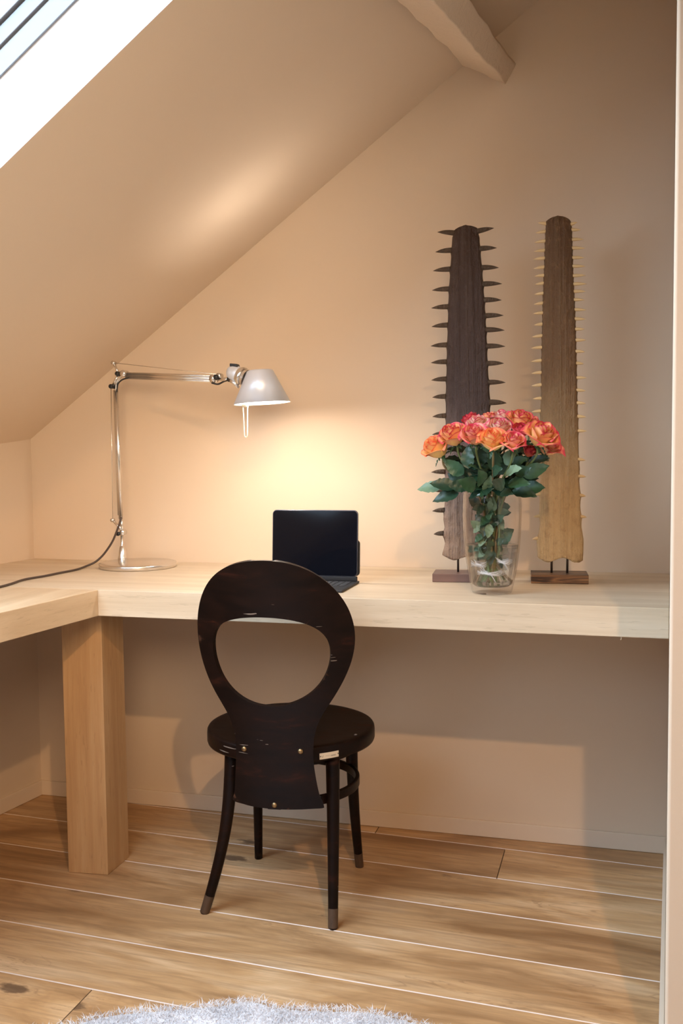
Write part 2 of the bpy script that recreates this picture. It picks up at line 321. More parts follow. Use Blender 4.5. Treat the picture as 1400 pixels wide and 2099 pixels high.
def clear_glass(name, tint, ior, refr=0.0, rough=0.0):
    m = bpy.data.materials.new(name); m.use_nodes = True; t = m.node_tree; t.nodes.clear()
    out = t.nodes.new('ShaderNodeOutputMaterial'); tr = t.nodes.new('ShaderNodeBsdfTransparent'); tr.inputs[0].default_value = (*tint, 1)
    gl = t.nodes.new('ShaderNodeBsdfGlossy'); gl.inputs['Roughness'].default_value = 0.02
    fr = t.nodes.new('ShaderNodeFresnel')
    ge = t.nodes.new('ShaderNodeNewGeometry'); mr = t.nodes.new('ShaderNodeMapRange'); mr.inputs['To Min'].default_value = ior; mr.inputs['To Max'].default_value = 1/ior   # same reflectance from both sides
    t.links.new(ge.outputs['Backfacing'], mr.inputs['Value']); t.links.new(mr.outputs[0], fr.inputs['IOR'])
    body = tr.outputs[0]
    if refr > 0:
        rf = t.nodes.new('ShaderNodeBsdfRefraction'); rf.inputs['IOR'].default_value = ior; rf.inputs['Color'].default_value = (*tint, 1); rf.inputs['Roughness'].default_value = rough
        mx = t.nodes.new('ShaderNodeMixShader'); mx.inputs[0].default_value = refr; t.links.new(tr.outputs[0], mx.inputs[1]); t.links.new(rf.outputs[0], mx.inputs[2]); body = mx.outputs[0]
    m2 = t.nodes.new('ShaderNodeMixShader'); t.links.new(fr.outputs[0], m2.inputs[0]); t.links.new(body, m2.inputs[1]); t.links.new(gl.outputs[0], m2.inputs[2])
    t.links.new(m2.outputs[0], out.inputs[0]); return m
M_PANE = clear_glass('window pane glass', (.97,.98,.98), 1.45)
M_VASE = clear_glass('clear vase glass', (.965,.955,.945), 1.45, 0)
M_WATER = clear_glass('water', (.985,.99,.975), 1.33, .45)

# ------------------------------------------------------------------ the room
AL = 0.1437                      # the left wall swings outward towards the camera
RX0, RSL = 1.886, 0.0450         # right partition face: x = RX0 + RSL*y
RY = -4.4
RIDGE = 2.75
def struct(o): o['kind'] = 'structure'; return o
# floor: separate boards in one floor mesh, chamfered edges, end joints
def build_floor():
    bm = bmesh.new(); lay = bm.faces.layers.float.new('board')
    rnd = random.Random(11)
    ux = Vector((1, -.06, 0)); pitch = .191
    ends = {-1: [1.1, 2.9], 0: [1.467, 3.3], 1: [-.35, 2.6], 2: [-.1, 3.0], 3: [-.5, 2.2], 4: [-.3, 2.75], 5: [.738, 2.5], 6: [-.2, 1.9]}
    def P(x, v, z): return Vector((x, v - .06*x, z))
    for k in range(-2, 23):
        v1 = .012 - pitch*k; v0 = v1 - pitch
        es = [-1.2] + ends.get(k, [rnd.uniform(0, 1.6), rnd.uniform(2.2, 3.6)]) + [4.6]
        for a, b in zip(es, es[1:]):
            g, c, e = .0006, .0014, .0006
            x0, x1 = a + e, b - e; y0, y1 = v0 + g, v1 - g
            o = [P(x0,y0,-.0016), P(x1,y0,-.0016), P(x1,y1,-.0016), P(x0,y1,-.0016)]
            i = [P(x0+e,y0+c,0), P(x1-e,y0+c,0), P(x1-e,y1-c,0), P(x0+e,y1-c,0)]
            O = [bm.verts.new(p) for p in o]; I = [bm.verts.new(p) for p in i]; D = [bm.verts.new((p.x, p.y, -.02)) for p in o]
            r = rnd.random()
            f = bm.faces.new(I); f[lay] = r
            for q in range(4):
                n = (q+1) % 4
                f = bm.faces.new((O[q], O[n], I[n], I[q])); f.material_index = 1 if q in (0, 2) else 2; f[lay] = r
                f = bm.faces.new((D[q], D[n], O[n], O[q])); f.material_index = 1 if q in (0, 2) else 2
    f = bm.faces.new([bm.verts.new(p) for p in ((-1.6,-5.5,-.019),(5,-5.5,-.019),(5,1,-.019),(-1.6,1,-.019))]); f.material_index = 1
    o = obj('floor', bm, [M_FLOOR, M_JOINT, M_JOINT2]); return struct(o)
build_floor()
def lw(y): return AL*y            # x of the left wall at y
# back wall: gable
TH = .12
bm = bmesh.new()
prof = [(-.02, -.03), (4.0, -.03), (4.0, slope_z(RIDGE) - .7278*(4.0-RIDGE)), (RIDGE, slope_z(RIDGE)), (-.02, slope_z(-.02))]
a = [bm.verts.new((x, 0, z)) for x, z in prof]; b = [bm.verts.new((x, TH, z)) for x, z in prof]
bm.faces.new(a); bm.faces.new(b[::-1])
for i in range(5): bm.faces.new((a[i], a[(i+1)%5], b[(i+1)%5], b[i]))
struct(obj('wall_back', bm, M_WALL))
# rear wall behind the camera
bm = bmesh.new(); pr = [(lw(RY)-.1, -.03)] + prof[1:4] + [(lw(RY)-.1, slope_z(lw(RY)-.1))]
a = [bm.verts.new((x, RY, z)) for x, z in pr]; b = [bm.verts.new((x, RY-TH, z)) for x, z in pr]
bm.faces.new(a); bm.faces.new(b[::-1])
for i in range(5): bm.faces.new((a[i], a[(i+1)%5], b[(i+1)%5], b[i]))
struct(obj('wall_rear', bm, M_FAR))
# left knee wall
bm = bmesh.new()
add_hex(bm, [(lw(.1),.1,-.03),(lw(.1)-TH,.1,-.03),(lw(RY)-TH,RY-.1,-.03),(lw(RY),RY-.1,-.03),
             (lw(.1),.1,slope_z(lw(.1))+.01),(lw(.1)-TH,.1,slope_z(lw(.1)-TH)+.01),(lw(RY)-TH,RY-.1,slope_z(lw(RY)-TH)+.01),(lw(RY),RY-.1,slope_z(lw(RY))+.01)])
struct(obj('wall_left', bm, M_WALL))
# right outer wall (beyond the partition, out of the frame)
bm = bmesh.new(); add_box(bm, 3.9, 4.0, RY-.1, .1, -.03, slope_z(RIDGE) - .7278*(3.9-RIDGE) + .05); struct(obj('wall_right', bm, M_FAR))
# partition on the right, ending beside the desk
PEND = -1.09
bm = bmesh.new()
px0, px1 = RX0, RX0 + RSL*PEND
zt = lambda x: slope_z(x) - .0 if x < RIDGE else slope_z(RIDGE)
add_hex(bm, [(px1,PEND,-.03),(px1+.14,PEND,-.03),(px0+.14,0,-.03),(px0,0,-.03),
             (px1,PEND,slope_z(px1)+.02),(px1+.14,PEND,slope_z(px1+.14)+.02),(px0+.14,0,slope_z(px0+.14)+.02),(px0,0,slope_z(px0)+.02)])
o = struct(obj('wall_partition', bm, M_WALL)); soft(o, .006, 3)
# ceiling slope with the skylight opening
def build_ceiling():
    bm = bmesh.new()
    xs = [-.9, SKY['x0'], SKY['x1'], RIDGE]; ys = [.1, SKY['y0'], SKY['y1'], SKY['y2'], SKY['y3'], RY-.1]
    V = {(i,j): bm.verts.new((xs[i], ys[j], slope_z(xs[i]))) for i in range(4) for j in range(6)}
    U = {(i,j): bm.verts.new(Vector((xs[i], ys[j], slope_z(xs[i]))) + NSL*.26) for i in range(4) for j in range(6)}
    for i in range(3):
        for j in range(5):
            if i == 1 and j in (1, 3): continue
            bm.faces.new((V[i,j], V[i,j+1], V[i+1,j+1], V[i+1,j])); bm.faces.new((U[i,j], U[i+1,j], U[i+1,j+1], U[i,j+1]))
    for (a, b) in (((1,1),(2,1)), ((2,1),(2,2)), ((2,2),(1,2)), ((1,2),(1,1)), ((1,3),(2,3)), ((2,3),(2,4)), ((2,4),(1,4)), ((1,4),(1,3))):
        bm.faces.new((V[a], V[b], U[b], U[a])).material_index = 1
    c = [(-.9,'x'),(RIDGE,'x')]
    for j in range(5): bm.faces.new((V[0,j],U[0,j],U[0,j+1],V[0,j+1])); 
    # other slope
    z2 = lambda x: slope_z(RIDGE) - .7278*(x-RIDGE)
    q = [(RIDGE,.1,z2(RIDGE)),(4.1,.1,z2(4.1)),(4.1,RY-.1,z2(4.1)),(RIDGE,RY-.1,z2(RIDGE))]
    a = [bm.verts.new(p) for p in q]; b = [bm.verts.new((p[0]+.1,p[1],p[2]+.2)) for p in q]
    bm.faces.new(a[::-1]); bm.faces.new(b)
    return struct(obj('ceiling', bm, [M_CEIL, M_REVEAL]))
build_ceiling()
# skylight window: stepped frame all round the opening and a pane
def slope_pt(x, y, off): return Vector((x, y, slope_z(x))) + NSL*off
def frame_ring(name, o0, o1, inset, m, parent, y0, y1):
    bm = bmesh.new(); x0, x1 = SKY['x0'], SKY['x1']
    k = inset
    def bar(xa, xb, ya, yb):
        # bar parallel to the opening, between offsets o0 and o1 along the roof normal
        add_hex(bm, [slope_pt(xa,ya,o0), slope_pt(xb,ya,o0), slope_pt(xb,yb,o0), slope_pt(xa,yb,o0), slope_pt(xa,ya,o1), slope_pt(xb,ya,o1), slope_pt(xb,yb,o1), slope_pt(xa,yb,o1)])
    bar(x0, x1, y0-k, y0-.0005); bar(x0, x1, y1+.0005, y1+k); bar(x0+.0005, x0+k, y1+k, y0-k); bar(x1-k, x1-.0005, y1+k, y0-k)
    return obj(name, bm, m, parent)
def build_window(name, y0, y1):
    W1 = empty(name); W1['kind'] = 'structure'
    for nm, a, b, k in (('window_frame', .124, .160, .006), ('window_frame', .1635, .190, .010), ('window_frame', .1935, .232, .016)):
        soft(frame_ring(nm, a, b, k, M_FRAME, W1, y0, y1), .0015, 2)
    bm = bmesh.new(); e = .012
    add_hex(bm, [slope_pt(x, y, o) for o in (.222, .226) for x, y in ((SKY['x0']+e,y1+e),(SKY['x1']-e,y1+e),(SKY['x1']-e,y0-e),(SKY['x0']+e,y0-e))])
    obj('window_pane', bm, M_PANE, W1)
    # portal for the sky light in the opening
    xm, ym = (SKY['x0']+SKY['x1'])/2, (y0+y1)/2
    pc = Vector((xm, ym, slope_z(xm))) + NSL*0.24
    pd = bpy.data.lights.new('skylight_portal', 'AREA'); pd.shape = 'RECTANGLE'
    pd.size = (SKY['x1']-SKY['x0'])*1.2368; pd.size_y = y0-y1; pd.cycles.is_portal = True
    po = bpy.data.objects.new('skylight_portal', pd); COL.objects.link(po)
    zx = Vector((1,0,.7278)).normalized(); zz = NSL; zy = zz.cross(zx)
    mm = Matrix.Identity(4)
    for i in range(3): mm[i][0], mm[i][1], mm[i][2], mm[i][3] = zx[i], zy[i], zz[i], pc[i]
    po.matrix_world = mm
build_window('window_1', SKY['y0'], SKY['y1'])
build_window('window_2', SKY['y2'], SKY['y3'])

# baseboards
BH, BT = .046, .009
bm = bmesh.new(); add_box(bm, .001, RX0-.0005, -BT, -.0002, 0.0005, BH); soft(struct(obj('baseboard_back', bm, M_BASE)), .0015, 2)
bm = bmesh.new(); add_prism(bm, [(lw(-BT)+.0003,-BT),(lw(-BT)+BT,-BT),(lw(-2.6)+BT,-2.6),(lw(-2.6)+.0003,-2.6)], .0005, BH); soft(struct(obj('baseboard_left', bm, M_BASE)), .0015, 2)
bm = bmesh.new(); add_prism(bm, [(RX0+RSL*-BT-.0003,-BT),(RX0+RSL*-BT-.008,-BT),(px1-.011,PEND-.012),(px1+.15,PEND-.012),(px1+.15,PEND-.0003),(px1-.0003,PEND-.0003)], .0005, BH); soft(struct(obj('baseboard_right', bm, M_BASE)), .0015, 2)

# beam under the slope, running out from the back wall towards the room
def build_beam():
    bm = bmesh.new(); rnd = random.Random(3)
    A = Vector((1.346, .02, 2.103)); B = Vector((1.459, .02, 2.041)); C = Vector((1.487, .02, 2.092)); D = A + (C - B) + Vector((-.03,0,.10)); 
    D = Vector((1.40, .02, 2.19)); C2 = Vector((1.505, .02, 2.125))
    loop = []
    def seg(p, q, n):
        return [p.lerp(q, i/n) for i in range(n)]
    loop = seg(A, B, 8) + seg(B, C, 5) + seg(C, D, 6) + seg(D, A, 5)
    d = Vector((.074, 1.0, .117)); N = 60; L = 2.6; rings = []
    wob = [[rnd.uniform(-1,1) for _ in loop] for _ in range(N+1)]
    for i in range(N+1):
        t = -L*i/N
        ring = []
        for j, p in enumerate(loop):
            w = (wob[i][j] + wob[max(0,i-1)][j])*.0012
            corner = j in (0, 8, 13)
            ww = (math.sin(i*.35+j*.2)*.0006 + w*1.2) * (1.6 if corner else 1)
            ring.append(bm.verts.new(p + d*t + Vector((ww, 0, ww*.8))))
        rings.append(ring)
    m = len(loop)
    for i in range(N):
        for j in range(m): bm.faces.new((rings[i][j], rings[i][(j+1)%m], rings[i+1][(j+1)%m], rings[i+1][j]))
    bm.faces.new(rings[0]); bm.faces.new(rings[-1][::-1])
    o = obj('trim_beam', bm, M_BEAM); return struct(soft(o, .003, 2, .5))
build_beam()

# ------------------------------------------------------------------ the desk
DZ, DTH, DD, DWX, DAN = .75, .0646, .5694, .5392, .1085
desk = empty('corner_desk', (.5, -.5, 0), 0, 'pale oak L-shaped corner desk running wall to wall under the sloping ceiling', 'desk')
def rel(o, parent): o.matrix_parent_inverse = Matrix.Translation(-Vector(parent.location)); return o
bm = bmesh.new(); add_prism(bm, [(.0006,-.0006),(RX0-.0006,-.0006),(RX0+RSL*-DD-.0006,-DD),(lw(-DD)+.0006,-DD)], DZ-DTH, DZ)
o = rel(obj('tabletop', bm, M_OAKX, desk), desk); soft(o, .0018, 2)
bm = bmesh.new(); LY = -2.3
add_prism(bm, [(lw(-DD)+.0006,-DD-.0002),(DWX,-DD-.0002),(DWX+DAN*(LY+DD),LY),(lw(LY)+.0006,LY)], DZ-DTH, DZ)
o = rel(obj('tabletop', bm, M_OAKY, desk), desk); soft(o, .0018, 2)
bm = bmesh.new(); add_prism(bm, [(.394,-.502),(.502,-.492),(.502,-.377),(.394,-.387)], 0.0, DZ-DTH)
o = rel(obj('leg', bm, M_OAKZ, desk), desk); soft(o, .0018, 2); tag(o, 'square oak post leg at the inner corner')
bm = bmesh.new(); add_tube(bm, [(1.763,-DD+.012,DZ-DTH+.002),(1.764,-DD+.011,DZ-DTH-.004),(1.763,-DD+.012,DZ-DTH-.008)], .0011, 8)
rel(obj('hanging_thread', bm, M_CREAM, desk), desk)  # small pale thread hanging under the front edge

# ------------------------------------------------------------------ rug
def build_rug():
    rnd = random.Random(5)
    top = catmull([(p[0], p[1], 0) for p in RUG_EDGE], 4)
    pts = [(.45,-1.5),(.52,-1.32),(.62,-1.22)] + [(p.x, p.y) for p in top] + [(1.58,-1.0),(1.70,-1.12),(1.74,-1.35),(1.60,-1.6),(1.55,-1.85),(1.35,-2.05),(1.1,-2.1),(.8,-2.0),(.55,-1.85)]
    cx, cy = 1.1, -1.5; bm = bmesh.new(); n = len(pts); R = 16; rings = []
    for i in range(R+1):
        f = i/R
        rings.append([bm.verts.new((cx+(x-cx)*f, cy+(y-cy)*f, .012*(1-f**10) + .001 + rnd.uniform(0,.0015)*(i<R))) for x, y in pts])
    for i in range(1, R):
        for j in range(n): bm.faces.new((rings[i][j], rings[i][(j+1)%n], rings[i+1][(j+1)%n], rings[i+1][j]))
    for v in rings[0]: bm.verts.remove(v)
    bm.faces.new(rings[1])
    m = mat('pale silver grey shaggy wool', (.72,.72,.76), .9); t = NT(m)
    c = t.noise(t.coords(), 14, 4, .6); f = t.noise(t.coords(), 120, 3)
    col = t.ramp(c, [(.35,(.64,.63,.65)),(.6,(.88,.86,.87))]); t.color(t.mix(t.math('MULTIPLY', f, .35), col, (.45,.46,.52))); t.bump(f, .8, .004)
    o = obj('rug', bm, m, None, True)
    tag(o, 'pale silver grey shaggy rug with a wavy edge lying on the oak floor', 'rug')
    # pile: short tufts over the part near the edge the photo shows
    bm = bmesh.new()
    def inside(x, y):
        c = False
        for (x1, y1), (x2, y2) in zip(pts, pts[1:]+pts[:1]):
            if (y1 > y) != (y2 > y) and x < (x2-x1)*(y-y1)/(y2-y1)+x1: c = not c
        return c
    cnt = 0
    while cnt < 26000:
        x = rnd.uniform(.55, 1.6); y = rnd.uniform(-1.28, -.93)
        if not inside(x, y): continue
        cnt += 1
        a = rnd.uniform(0, 2*PI); h = rnd.uniform(.004, .008); lx, ly = rnd.gauss(0, .006), rnd.gauss(0, .006); wd = .0008
        z = .009
        p = [bm.verts.new((x+math.cos(a)*wd, y+math.sin(a)*wd, z)), bm.verts.new((x-math.cos(a)*wd, y-math.sin(a)*wd, z)), bm.verts.new((x+lx*.6-math.cos(a)*wd*.7, y+ly*.6-math.sin(a)*wd*.7, z+h*.7)), bm.verts.new((x+lx*.6+math.cos(a)*wd*.7, y+ly*.6+math.sin(a)*wd*.7, z+h*.7)), bm.verts.new((x+lx*1.4, y+ly*1.4, z+h))]
        bm.faces.new((p[0],p[1],p[2],p[3])); bm.faces.new((p[3],p[2],p[4]))
    me = bpy.data.meshes.new('pile'); bm.to_mesh(me); bm.free(); me.materials.append(m)
    q = bpy.data.objects.new('pile', me); COL.objects.link(q); q.parent = o; q['kind'] = 'stuff'
build_rug()

# ------------------------------------------------------------------ chair
def back_y(x, z): return lerp([(.28,-.203),(.42,-.211),(.6,-.238),(.85,-.285)], z) + 1.4*x*x
def build_chair():
    ch = empty('bistro_chair', (.992, -.46, 0), math.radians(5), 'black-brown bentwood bistro chair with a round seat and oval pierced backrest, facing the desk', 'chair')
    # seat
    bm = bmesh.new()
    add_lathe(bm, [(0,.417),(.10,.4172),(.165,.418),(.188,.4195),(.197,.4195),(.2005,.418),(.2025,.4145),(.2032,.408),(.2032,.390),(.2015,.385),(.197,.3835),(.17,.3835),(.0,.3835)], 96)
    seat = obj('seat', bm, M_CHAIR, ch, True)
    # under-seat rim
    bm = bmesh.new(); add_lathe(bm, [(.168,.384),(.168,.366),(.146,.366),(.146,.384)], 72, closed=True); soft(obj('seat_ring', bm, M_CHAIR, ch), .003, 2)
    # legs
    def leg(tops, foot, bow, r0, r1, tip):
        bm = bmesh.new(); T, F = Vector(tops), Vector(foot); n = 18; pts = []; rr = []
        out = Vector((F.x-T.x, F.y-T.y, 0))
        for i in range(n+1):
            t = i/n; p = T.lerp(F, t) - out*bow*math.sin(PI*t); pts.append(p); rr.append(r0 + (r1-r0)*t)
        pts.append(pts[-1]); pts[-2] = pts[-2] + Vector((0,0,.0016)); rr.append(r1*.82)
        add_tube(bm, pts, rr, 20)
        o = obj('leg', bm, M_CHAIR, ch, True)
        bm = bmesh.new(); d = (pts[-1]-pts[-4]).normalized()
        if tip:
            k = -4; add_tube(bm, [pts[k], pts[k+1], pts[k+2]], [rr[k]+.0003, rr[k+1]+.0003, rr[k+2]+.0003], 20, cap=False)
            obj('worn_foot', bm, M_TIP, o, True)['label'] = 'foot worn back to brown wood'
        else: bm.free()
        return o
    leg((-.112,-.128,.385), (-.180,-.147,0), .22, .0165, .0110, True)
    leg((.126,-.120,.385), (.133,-.173,0), .25, .0165, .0110, True)
    leg((-.122,.125,.385), (-.137,.176,0), .15, .0145, .0105, False)
    leg((.128,.108,.385), (.137,.166,0), .20, .0165, .0105, True)
    # bentwood stretcher hoop inside the legs
    bm = bmesh.new(); add_lathe(bm, [(.1655,.270),(.1655,.292),(.1555,.292),(.1555,.270)], 80, closed=True); soft(obj('stretcher_hoop', bm, M_CHAIR, ch), .002, 2)
    # backrest: bent plywood sheet with the big opening
    th = .011
    def relax(P, keep=lambda p: False):
        P = list(P)
        for _ in range(3): P = [p if keep(p) else ((P[i-1][0]+2*p[0]+P[(i+1) % len(P)][0])/4, (P[i-1][1]+2*p[1]+P[(i+1) % len(P)][1])/4) for i, p in enumerate(P)]
        return P
    BO = [p if p[1] < .33 else (.0135 + (p[0]-.0135)*(1 + .022*min(1,(p[1]-.33)/.1)), p[1] + (.002 if p[1] > .8 else 0)) for p in BACK_OUTER]
    outer = catmull_closed(relax(BO, lambda p: p[1] < .33), 4); hole = catmull_closed(relax(BACK_HOLE), 8)
    cxo = sum(p[0] for p in hole)/len(hole); czo = sum(p[1] for p in hole)/len(hole); hole = [(cxo+(x-cxo)*1.025, czo+(z-czo)*1.025) for x, z in hole]
    # resample both by angle/arclength, tessellate through triangle fill of a 2D region on a fine grid
    bm = bmesh.new()
    def loop_edges(lp):
        vs = [bm.verts.new((x, z, 0)) for x, z in lp]
        return [bm.edges.new((vs[i], vs[(i+1) % len(vs)])) for i in range(len(vs))]
    ed = loop_edges(outer) + loop_edges(hole)
    bmesh.ops.triangle_fill(bm, use_beauty=True, use_dissolve=False, edges=ed)
    # refine so the sheet bends smoothly: slice on a grid
    for xx in [i*.012-.204 for i in range(35)]:
        bmesh.ops.bisect_plane(bm, geom=bm.verts[:]+bm.edges[:]+bm.faces[:], plane_co=(xx,0,0), plane_no=(1,0,0))
    for zz2 in [.28+i*.03 for i in range(20)]:
        bmesh.ops.bisect_plane(bm, geom=bm.verts[:]+bm.edges[:]+bm.faces[:], plane_co=(0,zz2,0), plane_no=(0,1,0))
    for v in bm.verts:
        x, z = v.co.x, v.co.y; v.co = Vector((x, back_y(x, z), z))
    bmesh.ops.remove_doubles(bm, verts=bm.verts[:], dist=.0003)
    o = obj('backrest', bm, M_CHAIR, ch, True)
    for p in o.data.polygons: pass
    # normals should face the room (-y); solidify inward
    s = o.modifiers.new('thick', 'SOLIDIFY'); s.thickness = th; s.offset = 0
    sgn = sum(p.normal.y*p.area for p in o.data.polygons)
    s.offset = -1 if sgn < 0 else 1
    s.use_quality_normals = True
    b = o.modifiers.new('bevel', 'BEVEL'); b.width = .0032; b.segments = 3; b.limit_method = 'ANGLE'; b.angle_limit = .8
    o.modifiers.new('wn', 'WEIGHTED_NORMAL')
    # brass screws
    for x, z in BACK_SCREWS:
        y = back_y(x, z); bm = bmesh.new()
        add_lathe(bm, [(.0,.0042),(.0035,.0036),(.0058,.0016),(.0066,-.001),(.0,-.001)], 20, (x, y, z), axis=(2.8*x*-1*-1, -1, .12))
        obj('screw', bm, M_BRASS, o, True)
    # spacer block holding the sheet to the hoop
    bm = bmesh.new(); add_box(bm, -.012, .020, -.190, -.150, .2745, .290); soft(obj('spacer_block', bm, M_CHAIR, ch), .002)
    # name plate nailed to the seat rim
    bm = bmesh.new(); R = .2042; a0, a1 = math.radians(-58.5), math.radians(-45.0); n = 10; z0, z1 = .390, .4040
    A = []; B = []
    for i in range(n+1):
        a = a0+(a1-a0)*i/n
        for L_, r in ((A, R), (B, R+.0008)): L_.append([bm.verts.new((math.cos(a)*r, math.sin(a)*r, z)) for z in (z0, z1)])
    for i in range(n):
        bm.faces.new((B[i][0],B[i+1][0],B[i+1][1],B[i][1])); bm.faces.new((B[i][1],B[i+1][1],A[i+1][1],A[i][1])); bm.faces.new((B[i+1][0],B[i][0],A[i][0],A[i+1][0]))
    bm.faces.new((A[0][0],B[0][0],B[0][1],A[0][1])); bm.faces.new((A[n][0],A[n][1],B[n][1],B[n][0]))
    pl = obj('name_plate', bm, M_PLATE, seat); pl['label'] = 'small pale metal name plate'
    bm = bmesh.new(); Rr = R+.0011
    def cyl_pt(u, v): a = a0+(a1-a0)*u; return Vector((math.cos(a)*Rr, math.sin(a)*Rr, z0+(z1-z0)*v))
    for u, v in ((.04,.5),(.96,.55)): add_tube(bm, [cyl_pt(u, v), cyl_pt(u, v)+Vector((math.cos(a0),math.sin(a0),0))*.0008], .0012, 10)
    add_tube(bm, [cyl_pt(.10,.55), cyl_pt(.14,.28), cyl_pt(.19,.62)], .0003, 6)
    for i in range(6): add_tube(bm, [cyl_pt(.58+i*.045,.30), cyl_pt(.59+i*.045,.52)], .00035, 6)
    add_tube(bm, [cyl_pt(.30,.50), cyl_pt(.52,.46)], .00015, 6)
    obj('engraving', bm, M_INK, pl)
    return ch
M_TIP = wood('worn brown chair foot', (.04,.022,.012), (.09,.05,.028), (.16,.095,.055), 'z', .5)
build_chair()

# ------------------------------------------------------------------ desk lamp
def build_lamp():
    B0 = Vector((.425, -.135, DZ))
    lp = empty('desk_lamp', B0, 0, 'aluminium jointed desk lamp with a conical shade, standing in the desk corner', 'lamp')
    def mk(name, bm, m, parent=lp, smooth=True):
        o = obj(name, bm, m, parent, smooth)
        if parent is lp: o.matrix_parent_inverse = Matrix.Translation(-B0)
        else: o.matrix_parent_inverse = Matrix.Identity(4)
        return o
    V = Vector
    S = V((.3757, -.135, 0))
    bm = bmesh.new(); add_lathe(bm, [(0,.0005),(.108,.0005),(.1105,.002),(.1105,.0115),(.109,.0135),(.106,.0142),(0,.0142)], 96, B0); base = mk('base', bm, M_ALU)
    bm = bmesh.new(); c = (S.x, S.y, DZ+.0142)
    add_lathe(bm, [(.0125,.0),(.0125,.010),(.0135,.0115),(.0118,.013),(.0115,.014),(.0075,.044),(.0045,.0455),(.0042,.046),(.0042,.080),(.0,.080)], 40, c); mk('stem', bm, M_ALU)
    piv = V((.3797, -.135, .8491))
    # lower joint: knob, fork and rocker to the thin rod
    bm = bmesh.new(); add_lathe(bm, [(0,-.010),(.0075,-.010),(.0085,-.008),(.0085,.008),(.0075,.010),(0,.010)], 28, piv, axis=(0,1,0)); mk('lower_joint', bm, M_ALU)
    bm = bmesh.new(); add_tube(bm, [piv+V((.002,-.002,.002)), V((.3479,-.135,.884))], [.0042,.0034], 12); add_lathe(bm, [(0,-.006),(.005,-.006),(.005,.006),(0,.006)], 20, (.3479,-.135,.884), axis=(0,1,0)); add_tube(bm, [piv, V((.3735,-.135,.893))], [.004,.005], 12); mk('rocker_arm', bm, M_ALU)
    bm = bmesh.new(); add_lathe(bm, [(0,-.003),(.0055,-.003),(.006,0),(.0055,.003),(0,.003)], 20, piv+V((-.010,-.010,-.004)), axis=(0,1,0)); mk('joint_cap', bm, M_BLK)
    # lower arm
    aLo, aHi = V((.3740,-.135,.888)), V((.3712,-.138,1.2615))
    bm = bmesh.new(); x = V((1,0,0))
    add_tube(bm, [aLo, aHi], [.0062,.0060], 20); add_tube(bm, [aLo+V((-.007,.002,.01)), aHi+V((-.0065,.002,-.005))], .0035, 12); mk('lower_arm', bm, M_ALU)
    bm = bmesh.new(); add_tube(bm, [V((.3479,-.135,.884)), V((.3590,-.145,1.266))], .0011, 8); mk('tension_rod', bm, M_ALU)
    # elbow
    k1, k2, k3, kn = V((.3640,-.146,1.2662)), V((.3849,-.146,1.3014)), V((.3667,-.140,1.3333)), V((.4040,-.148,1.3010))
    bm = bmesh.new()
    add_tube(bm, [k1, k2], .0040, 12); add_tube(bm, [k2, k3], [.0038,.0034], 12); add_lathe(bm, [(0,-.006),(.0056,-.006),(.0056,.006),(0,.006)], 20, k3, axis=(0,1,0))
    add_tube(bm, catmull([V((.3722,-.140,1.255)), V((.3760,-.141,1.278)), V((.392,-.144,1.295)), V((.412,-.148,1.298))], 5), .0058, 14)
    add_lathe(bm, [(0,-.013),(.0085,-.013),(.0095,-.010),(.0095,.012),(0,.012)], 26, kn, axis=(0,1,0)); mk('elbow_joint', bm, M_ALU)
    for q in (k1, k2):
        bm = bmesh.new(); add_lathe(bm, [(0,-.004),(.006,-.004),(.0066,-.002),(.0066,.012),(0,.012)], 24, q+V((0,-.008,0)), axis=(0,1,0)); mk('joint_cap', bm, M_BLK)
    bm = bmesh.new(); add_tube(bm, catmull([V((.3780,-.147,1.250)), V((.3830,-.149,1.272)), V((.398,-.151,1.284)), V((.4200,-.154,1.2885))], 5), .0023, 10); mk('inner_cable', bm, M_BLK)
    # upper arm: flat twin tubes
    u0, u1 = V((.4080,-.148,1.2955)), V((.7292,-.270,1.2712))
    bm = bmesh.new()
    add_tube(bm, [u0+V((0,0,.0065)), u1+V((0,0,.0065))], .0033, 12); add_tube(bm, [u0-V((0,0,.0065)), u1-V((0,0,.0065))], .0033, 12); add_tube(bm, [u0+V((0,.002,0)), u1+V((0,.002,0))], .0058, 14); mk('upper_arm', bm, M_ALU)
    bm = bmesh.new(); add_tube(bm, [k3, V((.742,-.275,1.2815))], .0009, 8); mk('tension_wire', bm, M_ALU)
    # head joint
    hj, hk = V((.7397,-.275,1.2740)), V((.7900,-.305,1.2660))
    bm = bmesh.new(); add_lathe(bm, [(0,-.008),(.0105,-.008),(.0105,.008),(0,.008)], 22, u1+V((-.002,0,0)), axis=tuple((u1-u0)))
    add_tube(bm, [u1, hk], .0048, 14); add_lathe(bm, [(0,-.009),(.007,-.009),(.007,.009),(0,.009)], 20, hj+V((.006,0,.004)), axis=(0,1,0)); mk('head_joint', bm, M_ALU)
    for q, r in ((hj, .0072), (hk, .0078)):
        bm = bmesh.new(); add_lathe(bm, [(0,-.005),(r*.85,-.005),(r,-.002),(r,.008),(0,.008)], 24, q+V((0,-.010,0)), axis=(0,1,0)); mk('joint_cap', bm, M_BLK)
    bm = bmesh.new(); add_tube(bm, catmull([u1+V((-.006,-.006,-.011)), u1+V((.012,-.007,-.015)), u1+V((.030,-.012,-.009)), hk+V((-.006,-.004,-.002))], 5), .0024, 10); mk('inner_cable', bm, M_BLK)
    # head: ball cap, neck and conical shade, tipped slightly
    top, bot = V((.8745,-.32,1.2835)), V((.8760,-.32,1.1995)); ax = (top-bot).normalized(); ax = (ax + V((-.035,0,0))).normalized()
    cap = V((.797,-.312,1.283)); neck = V((.846,-.318,1.262))
    nd = (neck-cap).normalized()
